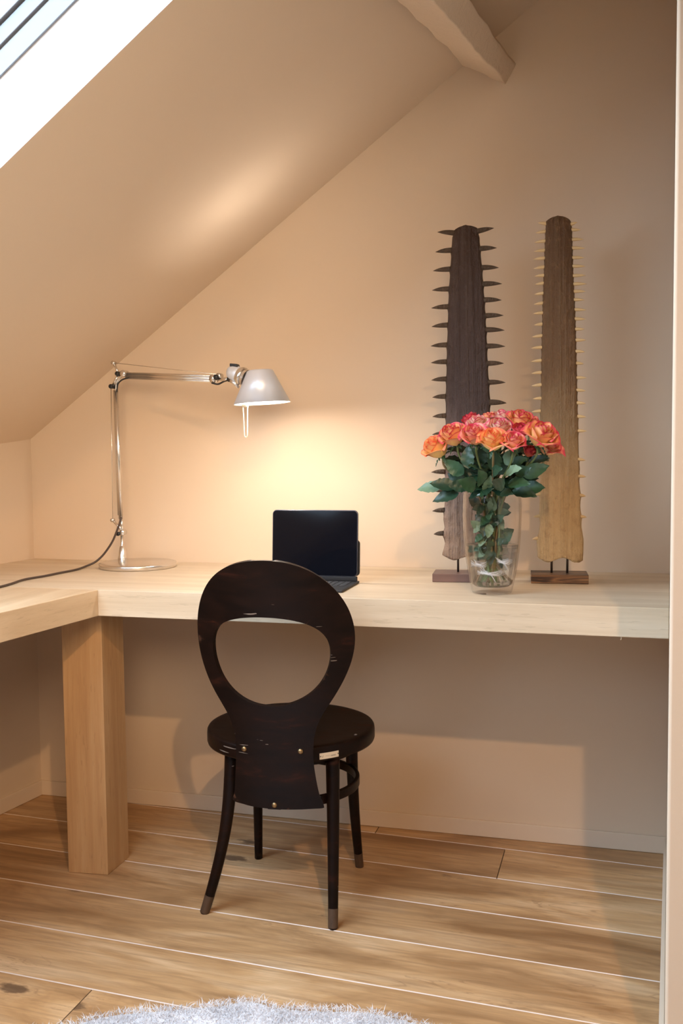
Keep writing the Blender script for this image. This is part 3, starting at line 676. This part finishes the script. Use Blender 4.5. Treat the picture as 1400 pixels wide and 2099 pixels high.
    bm = bmesh.new(); add_lathe(bm, [(0,-.021),(.010,-.0195),(.0165,-.014),(.0195,-.006),(.0205,.004),(.0205,.016),(.018,.018),(0,.018)], 36, cap+nd*.006, axis=tuple(nd)); head = mk('lamp_head', bm, M_ALUS)
    bm = bmesh.new(); add_lathe(bm, [(.0225,.0),(.0245,.004),(.0245,.010),(.0225,.012)], 36, cap+nd*.022, axis=tuple(nd)); add_lathe(bm, [(.020,0),(.0225,.030)], 36, cap+nd*.012, axis=tuple(nd)); mk('neck_ring', bm, M_ALU)
    bm = bmesh.new(); add_tube(bm, [cap+V((-.008,-.004,-.018)), cap+V((.006,-.012,-.026)), cap+V((.020,-.010,-.040))], [.005,.005,.0035], 12); mk('fork', bm, M_ALU)
    bm = bmesh.new(); add_hex(bm, [cap+V(q) for q in ((-.004,-.012,.014),(.018,-.012,.011),(.018,.008,.011),(-.004,.008,.014),(-.004,-.012,.0225),(.016,-.012,.0205),(.016,.008,.0205),(-.004,.008,.0225))]); soft(mk('switch', bm, M_BLK), .002)
    H = .0815; r1, r0 = .0335, .0725
    bm = bmesh.new(); add_lathe(bm, [(r0,-H),(r1,0),(r1-.003,.0022),(.0275,.0028),(.0275,.0010),(r1-.0035,.0010),(r1-.0016,-.001),(r0-.0016,-H)], 96, top, closed=True, axis=tuple(ax)); sh = mk('lamp_shade', bm, [M_ALUS, M_SHIN])
    for p in sh.data.polygons:
        cc = p.center - top; h = cc.dot(ax); rad = (cc - ax*h).length
        lim = r1 + (r0-r1)*(-h/H) - .0008
        if h < .0005 and rad < lim: p.material_index = 1
    bc = top - ax*.045
    bm = bmesh.new(); add_lathe(bm, [(0,-.026),(.010,-.022),(.0145,-.012),(.0145,-.002),(.009,.010),(.007,.022),(.007,.030),(0,.030)], 28, bc, axis=tuple(ax)); mk('bulb', bm, M_BULB)
    # loop-shaped handle hanging under the shade
    bm = bmesh.new(); a, b = V((.8385,-.335,1.1985)), V((.8390,-.335,1.1175))
    lpth = [a+V((-.0062,0,0)), a.lerp(b,.35)+V((-.0052,0,0)), a.lerp(b,.9)+V((-.0040,0,0)), b+V((-.0018,0,0)), b+V((.0018,0,0)), a.lerp(b,.9)+V((.0040,0,0)), a.lerp(b,.35)+V((.0052,0,0)), a+V((.0062,0,0))]
    add_tube(bm, catmull(lpth, 5), .0014, 10); add_hex(bm, [a+V(q) for q in ((-.008,-.002,-.006),(.008,-.002,-.006),(.008,.002,-.006),(-.008,.002,-.006),(-.009,-.002,.006),(.009,-.002,.006),(.009,.002,.006),(-.009,.002,.006))]); mk('handle_loop', bm, M_CREAM)
    # the lamp's own light
    d = bpy.data.lights.new('lamp_light', 'POINT'); d.energy = LAMP_W; d.color = (1.0,.90,.80); d.shadow_soft_size = .026
    lo = bpy.data.objects.new('lamp_light', d); COL.objects.link(lo); lo.location = bc - ax*.012; lo.parent = lp; lo.matrix_parent_inverse = Matrix.Translation(-B0)
    # power cable: from the arm foot across the desk and out of frame
    z = DZ+.0032
    pth = [V((.3795,-.143,.893)), V((.3780,-.150,.876)), V((.3690,-.152,.853)), V((.3560,-.152,.826)), V((.3380,-.153,.800)), V((.3200,-.156,.779)), V((.3020,-.166,.763)), V((.2880,-.195,DZ+.0045)), V((.2930,-.252,z)), V((.2850,-.330,z)), V((.2799,-.392,z)), V((.2667,-.463,z)), V((.2800,-.5426,z)), V((.2839,-.595,z)), V((.285,-.75,z)), V((.24,-1.0,z)), V((.2,-1.3,z))]
    bm = bmesh.new(); add_tube(bm, catmull(pth, 7), .0030, 12); mk('power_cable', bm, M_CABLE)
    return lp
LAMP_W = 11.5
build_lamp()

# ------------------------------------------------------------------ tablet with keyboard cover
def build_tablet():
    W, H = .2235, .1650
    base = Vector((1.0205, -.345, DZ))
    t = empty('tablet_computer', base, math.radians(.5), 'switched-off black tablet propped upright on its keyboard cover, behind the chair back', 'tablet')
    # screen plane: bottom at local z .014, leaning back
    bx0, bx1 = -W/2, W/2; lean = .075
    def rr_prism(name, x0, x1, z0, z1, r, y0, y1, m, parent, lean=lean, bev=.001):
        bm = bmesh.new(); poly = []
        for cx, cz, a in ((x1-r, z1-r, 0), (x0+r, z1-r, 90), (x0+r, z0+r, 180), (x1-r, z0+r, 270)):
            for k in range(7):
                an = math.radians(a + 15*k); poly.append((cx+r*math.cos(an), cz+r*math.sin(an)))
        A = [bm.verts.new((x, y0 + (z-.014)*lean, z)) for x, z in poly]; B = [bm.verts.new((x, y1 + (z-.014)*lean, z)) for x, z in poly]
        bm.faces.new(A); bm.faces.new(B[::-1])
        for i in range(len(poly)): bm.faces.new((A[i], A[(i+1)%len(poly)], B[(i+1)%len(poly)], B[i]))
        return soft(obj(name, bm, m, parent), bev, 2)
    body = rr_prism('tablet_body', bx0, bx1, .017, .017+H, .011, -.003, .0035, M_TABED, t)
    rr_prism('screen', bx0+.0018, bx1-.0018, .0188, .017+H-.0018, .0095, -.0036, -.0028, M_SCREEN, body, bev=.0003)
    rr_prism('back_cover', bx0+.002, bx1+.0035, .018, .017+H*.55, .010, .0045, .0095, M_FOLIO, t)
    # hinge bar and keyboard
    bm = bmesh.new(); add_box(bm, bx0+.003, bx1-.002, -.002, .008, .0055, .0175); soft(obj('hinge', bm, M_FOLIO, t), .002)
    bm = bmesh.new(); add_box(bm, bx0, bx1+.002, -.158, .010, .0008, .0058); kb = soft(obj('keyboard_base', bm, M_FOLIO, t), .0015)
    rnd = 0; first = None
    for r in range(5):
        n = 13
        for c in range(n):
            kx = bx0+.010 + c*(W-.020)/n + .007; ky = -.018 - r*.0165
            if first is None:
                bm = bmesh.new(); add_box(bm, -.0065, .0065, -.0068, .0068, 0, .0012); first = soft(obj('key', bm, M_KEY, kb), .0004, 1); k = first
            else:
                k = first.copy(); COL.objects.link(k); k.parent = kb
            k.location = (kx, ky, .0058)
    bm = bmesh.new(); add_box(bm, -.045, .045, -.150, -.108, .0056, .0061); obj('trackpad', bm, M_KEY, kb)
build_tablet()

# ------------------------------------------------------------------ sawfish rostrums on stands
def saw_mat(name, stops, ridge_seed, streak):
    m = mat(name, (.2,.13,.1), .5); t = NT(m)
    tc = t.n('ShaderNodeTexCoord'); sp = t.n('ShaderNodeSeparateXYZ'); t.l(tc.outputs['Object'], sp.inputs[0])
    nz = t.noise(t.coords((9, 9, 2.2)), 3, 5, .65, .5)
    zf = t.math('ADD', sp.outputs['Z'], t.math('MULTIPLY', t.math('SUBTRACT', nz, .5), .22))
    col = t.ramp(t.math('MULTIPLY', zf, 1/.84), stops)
    st = t.noise(t.coords((110, 60, 2.5)), 1.3, 4, .6)
    col = t.mix(t.math('MULTIPLY', t.ramp_f(st, .45, .75), streak), col, tuple(x*.35 for x in stops[1][1]))
    sp2 = t.noise(t.coords((30, 30, 22)), 2, 5, .7)
    col = t.mix(t.math('MULTIPLY', t.ramp_f(sp2, .52, .70), .45), col, tuple(min(1, x*1.7) for x in stops[-2][1]))
    t.color(col); t.bump(t.math('ADD', st, t.math('MULTIPLY', sp2, 1.2)), 1.0, .007); t.b.inputs['Specular IOR Level'].default_value = .3
    return m
def build_saw(loc_y, LEFT, RIGHT, TOP, TL, TR, m_blade, m_tooth, m_stand, stand, pins, label, name_group, ridges, zbot, tooth_r, thick):
    LEFT = sorted([tuple(reversed(p)) for p in LEFT]); RIGHT = sorted([tuple(reversed(p)) for p in RIGHT])
    zmax = max(p[1] for p in TOP); zl, zr = LEFT[-1][0], RIGHT[-1][0]
    topx = sorted(TOP)
    cx = (LEFT[0][1] + RIGHT[0][1])/2
    root = empty('sawfish_snout', (cx, loc_y, DZ), 0, label, 'ornament', name_group)
    def mk(name, bm, m, parent=None, smooth=True):
        o = obj(name, bm, m, parent or root, smooth)
        if parent is None: o.matrix_parent_inverse = Matrix.Translation(-Vector((cx, loc_y, DZ)))
        return o
    rnd = random.Random(int(cx*1000))
    def bounds(z):
        l = lerp(LEFT, z); r = lerp(RIGHT, z)
        zt = min(zl, zr)
        if z > zt:   # round the tip
            t = min(1, (z-zt)/(zmax-zt)); k = math.sqrt(max(0, 1-t*t)); mid = (LEFT[-1][1]+RIGHT[-1][1])/2
            hw = (RIGHT[-1][1]-LEFT[-1][1])/2*1.02; l = mid - hw*max(k, .06); r = mid + hw*max(k, .06)
        sc = .0014 if tooth_r > .005 else .0007
        l -= sc*(math.exp(-(min(abs(z-q[1]) for q in TL)/.008)**2)*2-1); r += sc*(math.exp(-(min(abs(z-q[1]) for q in TR)/.008)**2)*2-1)
        return l, r
    bm = bmesh.new(); NR, NC = 190, 22; F = []; Bk = []
    base_z = zbot
    for i in range(NR+1):
        t = i/NR; z = base_z + (zmax-base_z)*(1-(1-t)**1.15)
        l, r = bounds(z); fr = []; bk = []
        for j in range(NC+1):
            u = -1 + 2*j/NC; x = (l+r)/2 + u*(r-l)/2
            prof = (1-abs(u)**2.6)**.5 if abs(u) < 1 else 0
            g = 0
            for uc, wd, h in ridges: g += h*math.exp(-((u-uc)/wd)**2)
            # lumps where teeth sit along the edges
            e = max(0, abs(u)-.55)/.45
            g += .0045*e*math.sin(z*2*PI/.043 + (1.2 if u > 0 else 0))*(1-abs(u))*3
            zz_ = z + (0 if t > .02 else .006*math.sin(u*5+1)*(1-t/.02) + rnd.uniform(-.0012,.0012))
            tf = min(1, (zmax - z)/.03)**.5*.5+.5
            fr.append(bm.verts.new((x, loc_y - (thick*prof + g)*tf, zz_))); 
            bk.append(bm.verts.new((x, loc_y + .6*thick*prof*tf, zz_)))
        F.append(fr); Bk.append(bk)
    for i in range(NR):
        for j in range(NC):
            bm.faces.new((F[i][j], F[i][j+1], F[i+1][j+1], F[i+1][j])); bm.faces.new((Bk[i][j+1], Bk[i][j], Bk[i+1][j], Bk[i+1][j+1]))
    for R_ in (0, NR):
        for j in range(NC): bm.faces.new((F[R_][j], F[R_][j+1], Bk[R_][j+1], Bk[R_][j]))
    bmesh.ops.remove_doubles(bm, verts=bm.verts[:], dist=.0002)
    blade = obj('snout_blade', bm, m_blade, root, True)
    # object coordinates measured from the foot so the colour follows the height
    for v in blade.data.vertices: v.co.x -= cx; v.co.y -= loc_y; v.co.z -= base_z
    blade.location = (0, 0, base_z-DZ)
    for side, TT in ((-1, TL), (1, TR)):
        for (tx, tz) in TT:
            zz_ = min(tz, zmax-.012); l, r = bounds(zz_)
            ex = l if side < 0 else r
            L = abs(tx-ex); root_p = Vector((ex - side*.004, loc_y, zz_ + .002 + rnd.uniform(-.001,.001)))
            if tz > zmax - .03 and tooth_r > .004: root_p.z -= .006
            tip = Vector((tx, loc_y - rnd.uniform(0,.004), tz))
            bm = bmesh.new(); n = 9; pts = []; rr = []
            for i in range(n+1):
                t = i/n; q = root_p.lerp(tip, t); q.z += math.sin(PI*t)*L*.02
                pts.append(q); rr.append(tooth_r*max(.05, (1-t**3)*(1.0 - .10*t)))
            add_tube(bm, pts, rr, 10)
            o = mk('tooth', bm, m_tooth)
    # stand
    (x0, y0, x1, y1, rz, h) = stand
    bm = bmesh.new(); cxx, cyy = (x0+x1)/2, (y0+y1)/2; hw, hd = (x1-x0)/2, (y1-y0)/2
    add_box(bm, -hw, hw, -hd, hd, .0, h); st = soft(obj('stand_base', bm, m_stand, root), .0012, 2); st.location = (cxx-cx, cyy-loc_y, .0005); st.rotation_euler = (0,0,rz)
    for px, py in pins:
        bm = bmesh.new(); add_tube(bm, [(px,py,DZ+h-.002),(px,py,base_z+.03)], .0028, 12); mk('pin', bm, M_PIN)
    return root
M_PIN = mat('dark iron pin', (.10,.08,.07), .4, .9)
M_SAW1 = saw_mat('dark brown weathered snout', [(0,(.33,.21,.14)),(.14,(.27,.18,.135)),(.30,(.16,.11,.10)),(.46,(.058,.038,.034)),(1,(.048,.022,.011))], 1, .5)  # colour ramp: paler towards the foot, dark from mid height up
M_TOOTH1 = saw_mat('dark brown tooth', [(0,(.30,.18,.10)),(.3,(.16,.11,.07)),(.5,(.10,.068,.045)),(1,(.08,.05,.03))], 1, .3)
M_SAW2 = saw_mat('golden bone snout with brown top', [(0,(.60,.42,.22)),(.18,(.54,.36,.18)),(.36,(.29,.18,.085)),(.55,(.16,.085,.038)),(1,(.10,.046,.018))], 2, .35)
M_TOOTH2 = mat('pale amber tooth', (.62,.42,.20), .35)
M_ST1 = wood('plum-brown stand wood', (.13,.07,.055), (.18,.10,.08), (.24,.14,.115), 'x', .4)
M_ST2 = mat('striped dark hardwood stand', (.1,.05,.03), .35)
_t = NT(M_ST2); _v = _t.coords((3, 18, 60)); _n = _t.noise(_v, 1.3, 3, .5, .8)
_t.color(_t.ramp(_n, [(.40,(.03,.014,.010)),(.48,(.06,.028,.018)),(.52,(.26,.13,.055)),(.60,(.07,.032,.02)),(.7,(.30,.16,.07))]))

build_saw(-.235, SAW1_LEFT, SAW1_RIGHT, SAW1_TOP, SAW1_TL, SAW1_TR, M_SAW1, M_TOOTH1, M_ST1, (1.304, -.275, 1.436, -.185, .09, .0205), [(1.3655,-.232),(1.415,-.228)],
          'dark brown sawfish snout with long dark teeth, on a plum-brown block behind the roses', None,
          [(-.42,.07,.0060),(0,.30,.0035),(.36,.07,.0045)], .809, .0066, .013)
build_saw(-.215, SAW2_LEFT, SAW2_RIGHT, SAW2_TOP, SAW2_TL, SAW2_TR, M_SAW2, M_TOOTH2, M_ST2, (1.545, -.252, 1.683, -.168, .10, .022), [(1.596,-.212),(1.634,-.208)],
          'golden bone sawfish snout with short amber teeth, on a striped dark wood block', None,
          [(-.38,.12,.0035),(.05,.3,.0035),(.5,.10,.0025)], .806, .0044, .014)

# ------------------------------------------------------------------ vase and water
VC = Vector((1.4755, -.43, DZ))
def vase_r(z):  # outer radius at height above the desk
    return lerp([(0,.0440),(.006,.0462),(.03,.0515),(.06,.0570),(.10,.0628),(.14,.0660),(.18,.0672),(.205,.0668),(.2300,.0652),(.2345,.0645)], z)
bm = bmesh.new(); N = 40; prof = [(0,.0008),(.040,.0008)]
for i in range(N+1): z = .003 + (.2335-.003)*i/N; prof.append((vase_r(z), z))
prof.append((vase_r(.2335)-.0012, .2350)); prof.append((vase_r(.2335)-.0027, .2340))
for i in range(N+1): z = .2325 - (.2325-.022)*i/N; prof.append((vase_r(z)-.0030, z))
prof += [(.040,.0175),(.02,.0165),(0,.0163)]
add_lathe(bm, prof, 96)
vase = obj('glass_vase', bm, M_VASE, None, True, VC); tag(vase, 'tall clear glass vase half full of water, holding the roses on the desk', 'vase')
WL = .1120
bm = bmesh.new(); prof = [(0,.0170),(.020,.0171),(.0395,.0183)]
for i in range(20): z = .024 + (WL-.024)*i/19; prof.append((vase_r(z)-.0036, z))
prof.append((0, WL)); add_lathe(bm, prof, 72)
wt = obj('water', bm, M_WATER, None, True, VC); tag(wt, 'clear water filling the lower half of the glass vase', 'water', kind='stuff')

# ------------------------------------------------------------------ roses
def petal_mat(name, inner, mid, edge, back):
    m = mat(name, mid, .55); t = NT(m); a = t.n('ShaderNodeAttribute'); a.attribute_name = 'tip'
    n = t.noise(t.coords((1,1,1)), 55, 3); f = t.math('ADD', a.outputs['Fac'], t.math('MULTIPLY', t.math('SUBTRACT', n, .5), .35))
    col = t.ramp(f, [(0, inner), (.40, inner), (.66, mid), (.76, mid), (.90, edge)])
    b = t.n('ShaderNodeAttribute'); b.attribute_name = 'outer'
    col = t.mix(t.math('MULTIPLY', b.outputs['Fac'], .55), col, back)
    t.color(col); t.b.inputs['Subsurface Weight'].default_value = .25; t.b.inputs['Subsurface Radius'].default_value = (.006,.002,.001); t.b.inputs['Subsurface Scale'].default_value = 1.0
    return m
ROSE_M = [petal_mat('orange rose petals, pink edge', (.99,.68,.22), (.96,.50,.22), (.66,.02,.08), (.80,.12,.14)),
          petal_mat('yellow orange rose petals', (.99,.68,.22), (.97,.55,.22), (.90,.16,.08), (.95,.42,.22)),
          petal_mat('coral rose petals', (.97,.58,.26), (.94,.42,.28), (.68,.03,.10), (.82,.13,.15)),
          petal_mat('pale pink rose petals', (.95,.70,.46), (.93,.62,.48), (.66,.03,.12), (.84,.34,.34)),
          petal_mat('crimson rose petals', (.85,.22,.08), (.75,.10,.10), (.52,.01,.05), (.60,.02,.07))]
def leaf_mat(name, a, b):
    m = mat(name, a, .42); t = NT(m); n = t.noise(t.coords(), 40, 4); t.color(t.ramp(n, [(.3, a), (.7, b)])); t.bump(t.noise(t.coords(), 150, 2), .2, .001); return m
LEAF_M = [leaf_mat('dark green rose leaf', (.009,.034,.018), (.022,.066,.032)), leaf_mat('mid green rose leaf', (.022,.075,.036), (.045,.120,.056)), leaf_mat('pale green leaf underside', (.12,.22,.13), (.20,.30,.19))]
M_STEM = leaf_mat('rose stem green', (.10,.17,.05), (.19,.24,.09)); M_STEM2 = leaf_mat('rose stem reddish', (.20,.10,.05), (.24,.20,.08))

def bloom_mesh(R, rnd, openness=1.0):
    bm = bmesh.new(); tip = bm.faces.layers.float.new('tipf')
    vt = bm.verts.layers.float.new('tip'); vo = bm.verts.layers.float.new('outer')
    layers = [(.16,1.00,3,1.25,.02),(.30,1.02,3,1.15,.05),(.46,1.02,4,1.00,.12),(.62,.98,4,.95,.25),(.80,.90,5,.82,.45),(.96,.78,5,.78,.75)]
    H = R*1.75
    for li, (rf, hf, n, hw, curl) in enumerate(layers):
        a00 = rnd.uniform(0, 2*PI)
        for k in range(n):
            a0 = a00 + 2*PI*k/n + rnd.uniform(-.15,.15); hs = hf*rnd.uniform(.95,1.05); cl = curl*rnd.uniform(.7,1.4)*openness; sk = rnd.uniform(-.15,.15)
            NS, NTT = 10, 9; G = []
            for i in range(NTT+1):
                t = i/NTT; row = []
                for j in range(NS+1):
                    s = -1+2*j/NS
                    wdt = hw*(.45+.75*t-.28*t**3)
                    ang = a0 + s*wdt + sk*t
                    bul = math.sin(min(1, t*1.15)*PI*.5)**.8
                    r = R*rf*(.30+.70*bul)*(1+.05*k%3*.3)
                    edge = t**5
                    r += R*cl*(.55*edge + .28*edge*abs(s)**2)
                    tt = t*(1 - .13*abs(s)**2.6) + .05*(1-abs(s))*t**6
                    z = H*hs*tt - R*cl*.30*t**8
                    r *= 1 + .03*math.sin(7*ang + li)*t
                    v = bm.verts.new((r*math.cos(ang), r*math.sin(ang), z)); v[vt] = min(1, max(0, t*.72 + .30*t**4*(.5+.5*abs(s)) )) ; v[vo] = max(0, (li-2)/3.0)*(.35+.65*abs(s))*(1-.3*t)
                    row.append(v)
                G.append(row)
            for i in range(NTT):
                for j in range(NS): bm.faces.new((G[i][j], G[i][j+1], G[i+1][j+1], G[i+1][j]))
    me = bpy.data.meshes.new('bloom'); bm.to_mesh(me); bm.free()
    for p in me.polygons: p.use_smooth = True
    return me
def leaf_mesh(bm, base, direction, normal, L, W, rnd, bend=.25):
    d = Vector(direction).normalized(); n = Vector(normal); n = (n - d*n.dot(d)).normalized(); s = d.cross(n)
    NL, NW = 12, 4; G = []; ph = rnd.uniform(0, 6)
    for i in range(NL+1):
        t = i/NL; w = W*.5*(math.sin(PI*t**.80)**.85)*(1 + .06*math.sin(i*2.9+ph)); 
        if i == NL: w = .0002
        if i == 0: w = .0006
        c = base + d*(L*t) - n*(bend*L*t*t)
        G.append([bm.verts.new(c + s*(w*q) + n*(abs(q)**1.4*w*.28 + .0012*math.sin(i*1.7+q*3+ph))) for q in [(-1+2*j/NW) for j in range(NW+1)]])
    for i in range(NL):
        for j in range(NW): bm.faces.new((G[i][j], G[i][j+1], G[i+1][j+1], G[i+1][j]))
# rose spec: labels single each out
ROSES = [
 (1,'yellow-orange rose, lowest and leftmost of the bouquet'),(0,'large peach-orange rose at the upper left, beside the yellow-orange one'),(2,'coral rose with crimson outer petals, left of the front centre'),
 (1,'pale orange rose with a crimson rim, lowest at the front centre'),(2,'small coral rose just right of the front centre'),(0,'largest orange rose, at the upper right of the bouquet'),(2,'pink and orange rose at the far right end of the bouquet'),
 (4,'small crimson rosebud sticking up at the upper left of the bouquet'),(3,'pale pink rose in the middle of the bouquet'),(3,'cream and crimson rose behind the coral one, below the crimson bud'),
 (0,'small orange rose at the back, left of the top centre'),(3,'cream rose with crimson edges at the top centre of the bouquet'),(0,'wide open orange rose with magenta outer petals, top right of centre'),
 (0,'orange rose half hidden behind the largest rose'),(4,'tiny dark red bud hanging below the roses at the right'),(2,'coral rose at the back, right of top centre'),(3,'pale rose at the back of the bouquet, left of the middle'),(4,'crimson rose wedged under the wide open orange rose')]
def build_roses():
    rnd = random.Random(21)
    neckz = 0.985
    bc = Vector((1.480, -.45, 1.10))
    roots = []
    for i, ((x, y, z, R), (mi, lab)) in enumerate(zip(BLOOMS, ROSES)):
        c = Vector((x, y, z)); out = (c - Vector((1.478, -.43, .98))).normalized()
        ax = (Vector((out.x*.75, out.y*.5 - .22, .85))).normalized()
        rt = empty('rose', c, 0, lab + ', in the glass vase', 'rose', 'roses in the glass vase'); roots.append(rt)
        base = c - ax*R*.95
        me = bloom_mesh(R*1.0, rnd, rnd.uniform(.75,1.15) if mi != 4 else .35); me.materials.append(ROSE_M[mi])
        b = bpy.data.objects.new('bloom', me); COL.objects.link(b); b.parent = rt; b.location = base - c
        q = ax.to_track_quat('Z', 'Y'); b.rotation_euler = (q @ Quaternion((0,0,1), rnd.uniform(0,6))).to_euler()
        # calyx
        bm = bmesh.new(); add_lathe(bm, [(0,-.010),(.003,-.009),(.0055,-.004),(R*.34,.002),(R*.30,.004),(0,.004)], 14, (0,0,0), axis=tuple(ax))
        X, Y, Z = frame_of(ax)
        for k in range(5):
            a = 2*PI*k/5; dd = (X*math.cos(a)+Y*math.sin(a)); leaf_mesh(bm, dd*R*.2, (dd*.8+Z*rnd.uniform(-.6,.4)), Z, R*.85, R*.26, rnd, .3)
        o = obj('calyx', bm, LEAF_M[1], rt, True); o.location = base - c
        # stem: down through the neck of the vase to the bottom on the opposite side
        h = Vector((out.x, out.y, 0)); nk = Vector((1.4755 + (x-1.478)*.28, -.43 + (y+.47)*.30, neckz)); 
        ang = rnd.uniform(0, 2*PI); rad = rnd.uniform(.008, .028)
        bt = Vector((1.4755 - (x-1.478)*.22 + math.cos(ang)*rad*.5, -.43 - (y+.47)*.2 + math.sin(ang)*rad*.5, DZ+.022+rnd.uniform(0,.012)))
        wst = Vector((1.4755 + (nk.x-1.4755)*.15 + rnd.uniform(-.014,.014), -.43 + rnd.uniform(-.014,.014), DZ+.10))
        pts = catmull([base, base - ax*.02 - Vector((0,0,.015)), nk, wst, bt], 8)
        bm = bmesh.new(); add_tube(bm, [p - c for p in pts], .0024, 8); obj('stem', bm, M_STEM2 if i % 3 == 0 else M_STEM, rt, True)
    # leaves above the vase: attach each to the nearest rose
    def give(P, d, nrm, L, W, m, bend=.25):
        best = min(roots, key=lambda r: (Vector(r.location)-P).length)
        bm = bmesh.new(); leaf_mesh(bm, Vector((0,0,0)), d, nrm, L, W, rnd, bend)
        o = obj('leaf', bm, m, best, True); o.location = P - Vector(best.location)
    hub = Vector((1.480, -.46, .985))
    for i, p in enumerate(LEAVES_AT):
        P = Vector(p); d = (P - hub); d = Vector((d.x*1.0 + rnd.uniform(-.02,.02), d.y*.5, d.z*.8 + rnd.uniform(-.02,.02)))
        if d.length < .02: d = Vector((rnd.uniform(-1,1), -.3, rnd.uniform(-.3,.8)))
        d.normalize(); L = rnd.uniform(.042,.060); W = L*rnd.uniform(.55,.70)
        if i < 1: L, W, d = .050, .031, Vector((-.05,-.1,1)).normalized()
        nrm = Vector((rnd.uniform(-.5,.5), -1, rnd.uniform(-.1,.9)))
        give(P - d*L*.5, d, nrm, L, W, LEAF_M[[0,1,0,1,0,2][i % 6]], rnd.uniform(.05,.35))
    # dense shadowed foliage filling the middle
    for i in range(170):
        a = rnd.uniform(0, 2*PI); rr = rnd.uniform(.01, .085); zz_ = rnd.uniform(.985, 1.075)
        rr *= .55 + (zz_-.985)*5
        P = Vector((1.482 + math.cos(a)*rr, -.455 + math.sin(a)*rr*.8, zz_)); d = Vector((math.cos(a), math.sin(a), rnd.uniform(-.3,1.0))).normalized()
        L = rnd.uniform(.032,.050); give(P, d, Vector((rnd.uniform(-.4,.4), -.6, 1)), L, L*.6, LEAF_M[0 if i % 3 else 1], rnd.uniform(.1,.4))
    # leaves inside the vase and in the water
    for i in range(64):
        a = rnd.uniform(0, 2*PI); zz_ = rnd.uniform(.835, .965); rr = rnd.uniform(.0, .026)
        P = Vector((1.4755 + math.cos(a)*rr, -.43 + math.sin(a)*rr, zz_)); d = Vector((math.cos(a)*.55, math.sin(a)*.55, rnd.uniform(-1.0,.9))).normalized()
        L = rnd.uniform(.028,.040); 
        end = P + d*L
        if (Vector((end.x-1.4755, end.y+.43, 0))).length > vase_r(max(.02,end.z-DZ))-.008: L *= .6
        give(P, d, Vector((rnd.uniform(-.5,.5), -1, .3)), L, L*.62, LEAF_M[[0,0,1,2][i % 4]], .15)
build_roses()
# string ties round the stems under water
M_TIE = mat('white string', (.85,.86,.92), .6)
for k, (x, y, z, lab) in enumerate(((1.475,-.450,.800,'white string tied round the rose stems, lowest and widest of the three ties'),(1.452,-.445,.818,'white string tied round the stems at the left of the vase'),(1.500,-.445,.826,'white string tied round the stems at the right of the vase'))):
    bm = bmesh.new(); r = (.024,.013,.013)[k]
    for q in range(3):
        pts = [Vector((math.cos(t)*r, math.sin(t)*r, (q-1)*.0028 + math.sin(t*2+q)*.002)) for t in [2*PI*j/24 for j in range(25)]]
        add_tube(bm, pts, .0014, 8)
    add_tube(bm, [Vector((0,-r,0)), Vector((.008,-r-.003,-.010)), Vector((.013,-r-.002,-.020))], .0010, 8); add_tube(bm, [Vector((0,-r,0)), Vector((-.010,-r-.003,.006)), Vector((-.016,-r+.002,.010))], .0010, 8)
    o = obj('string_tie', bm, M_TIE, None, True, (x, y+.010, z)); tag(o, lab, 'string', 'string ties on the rose stems')
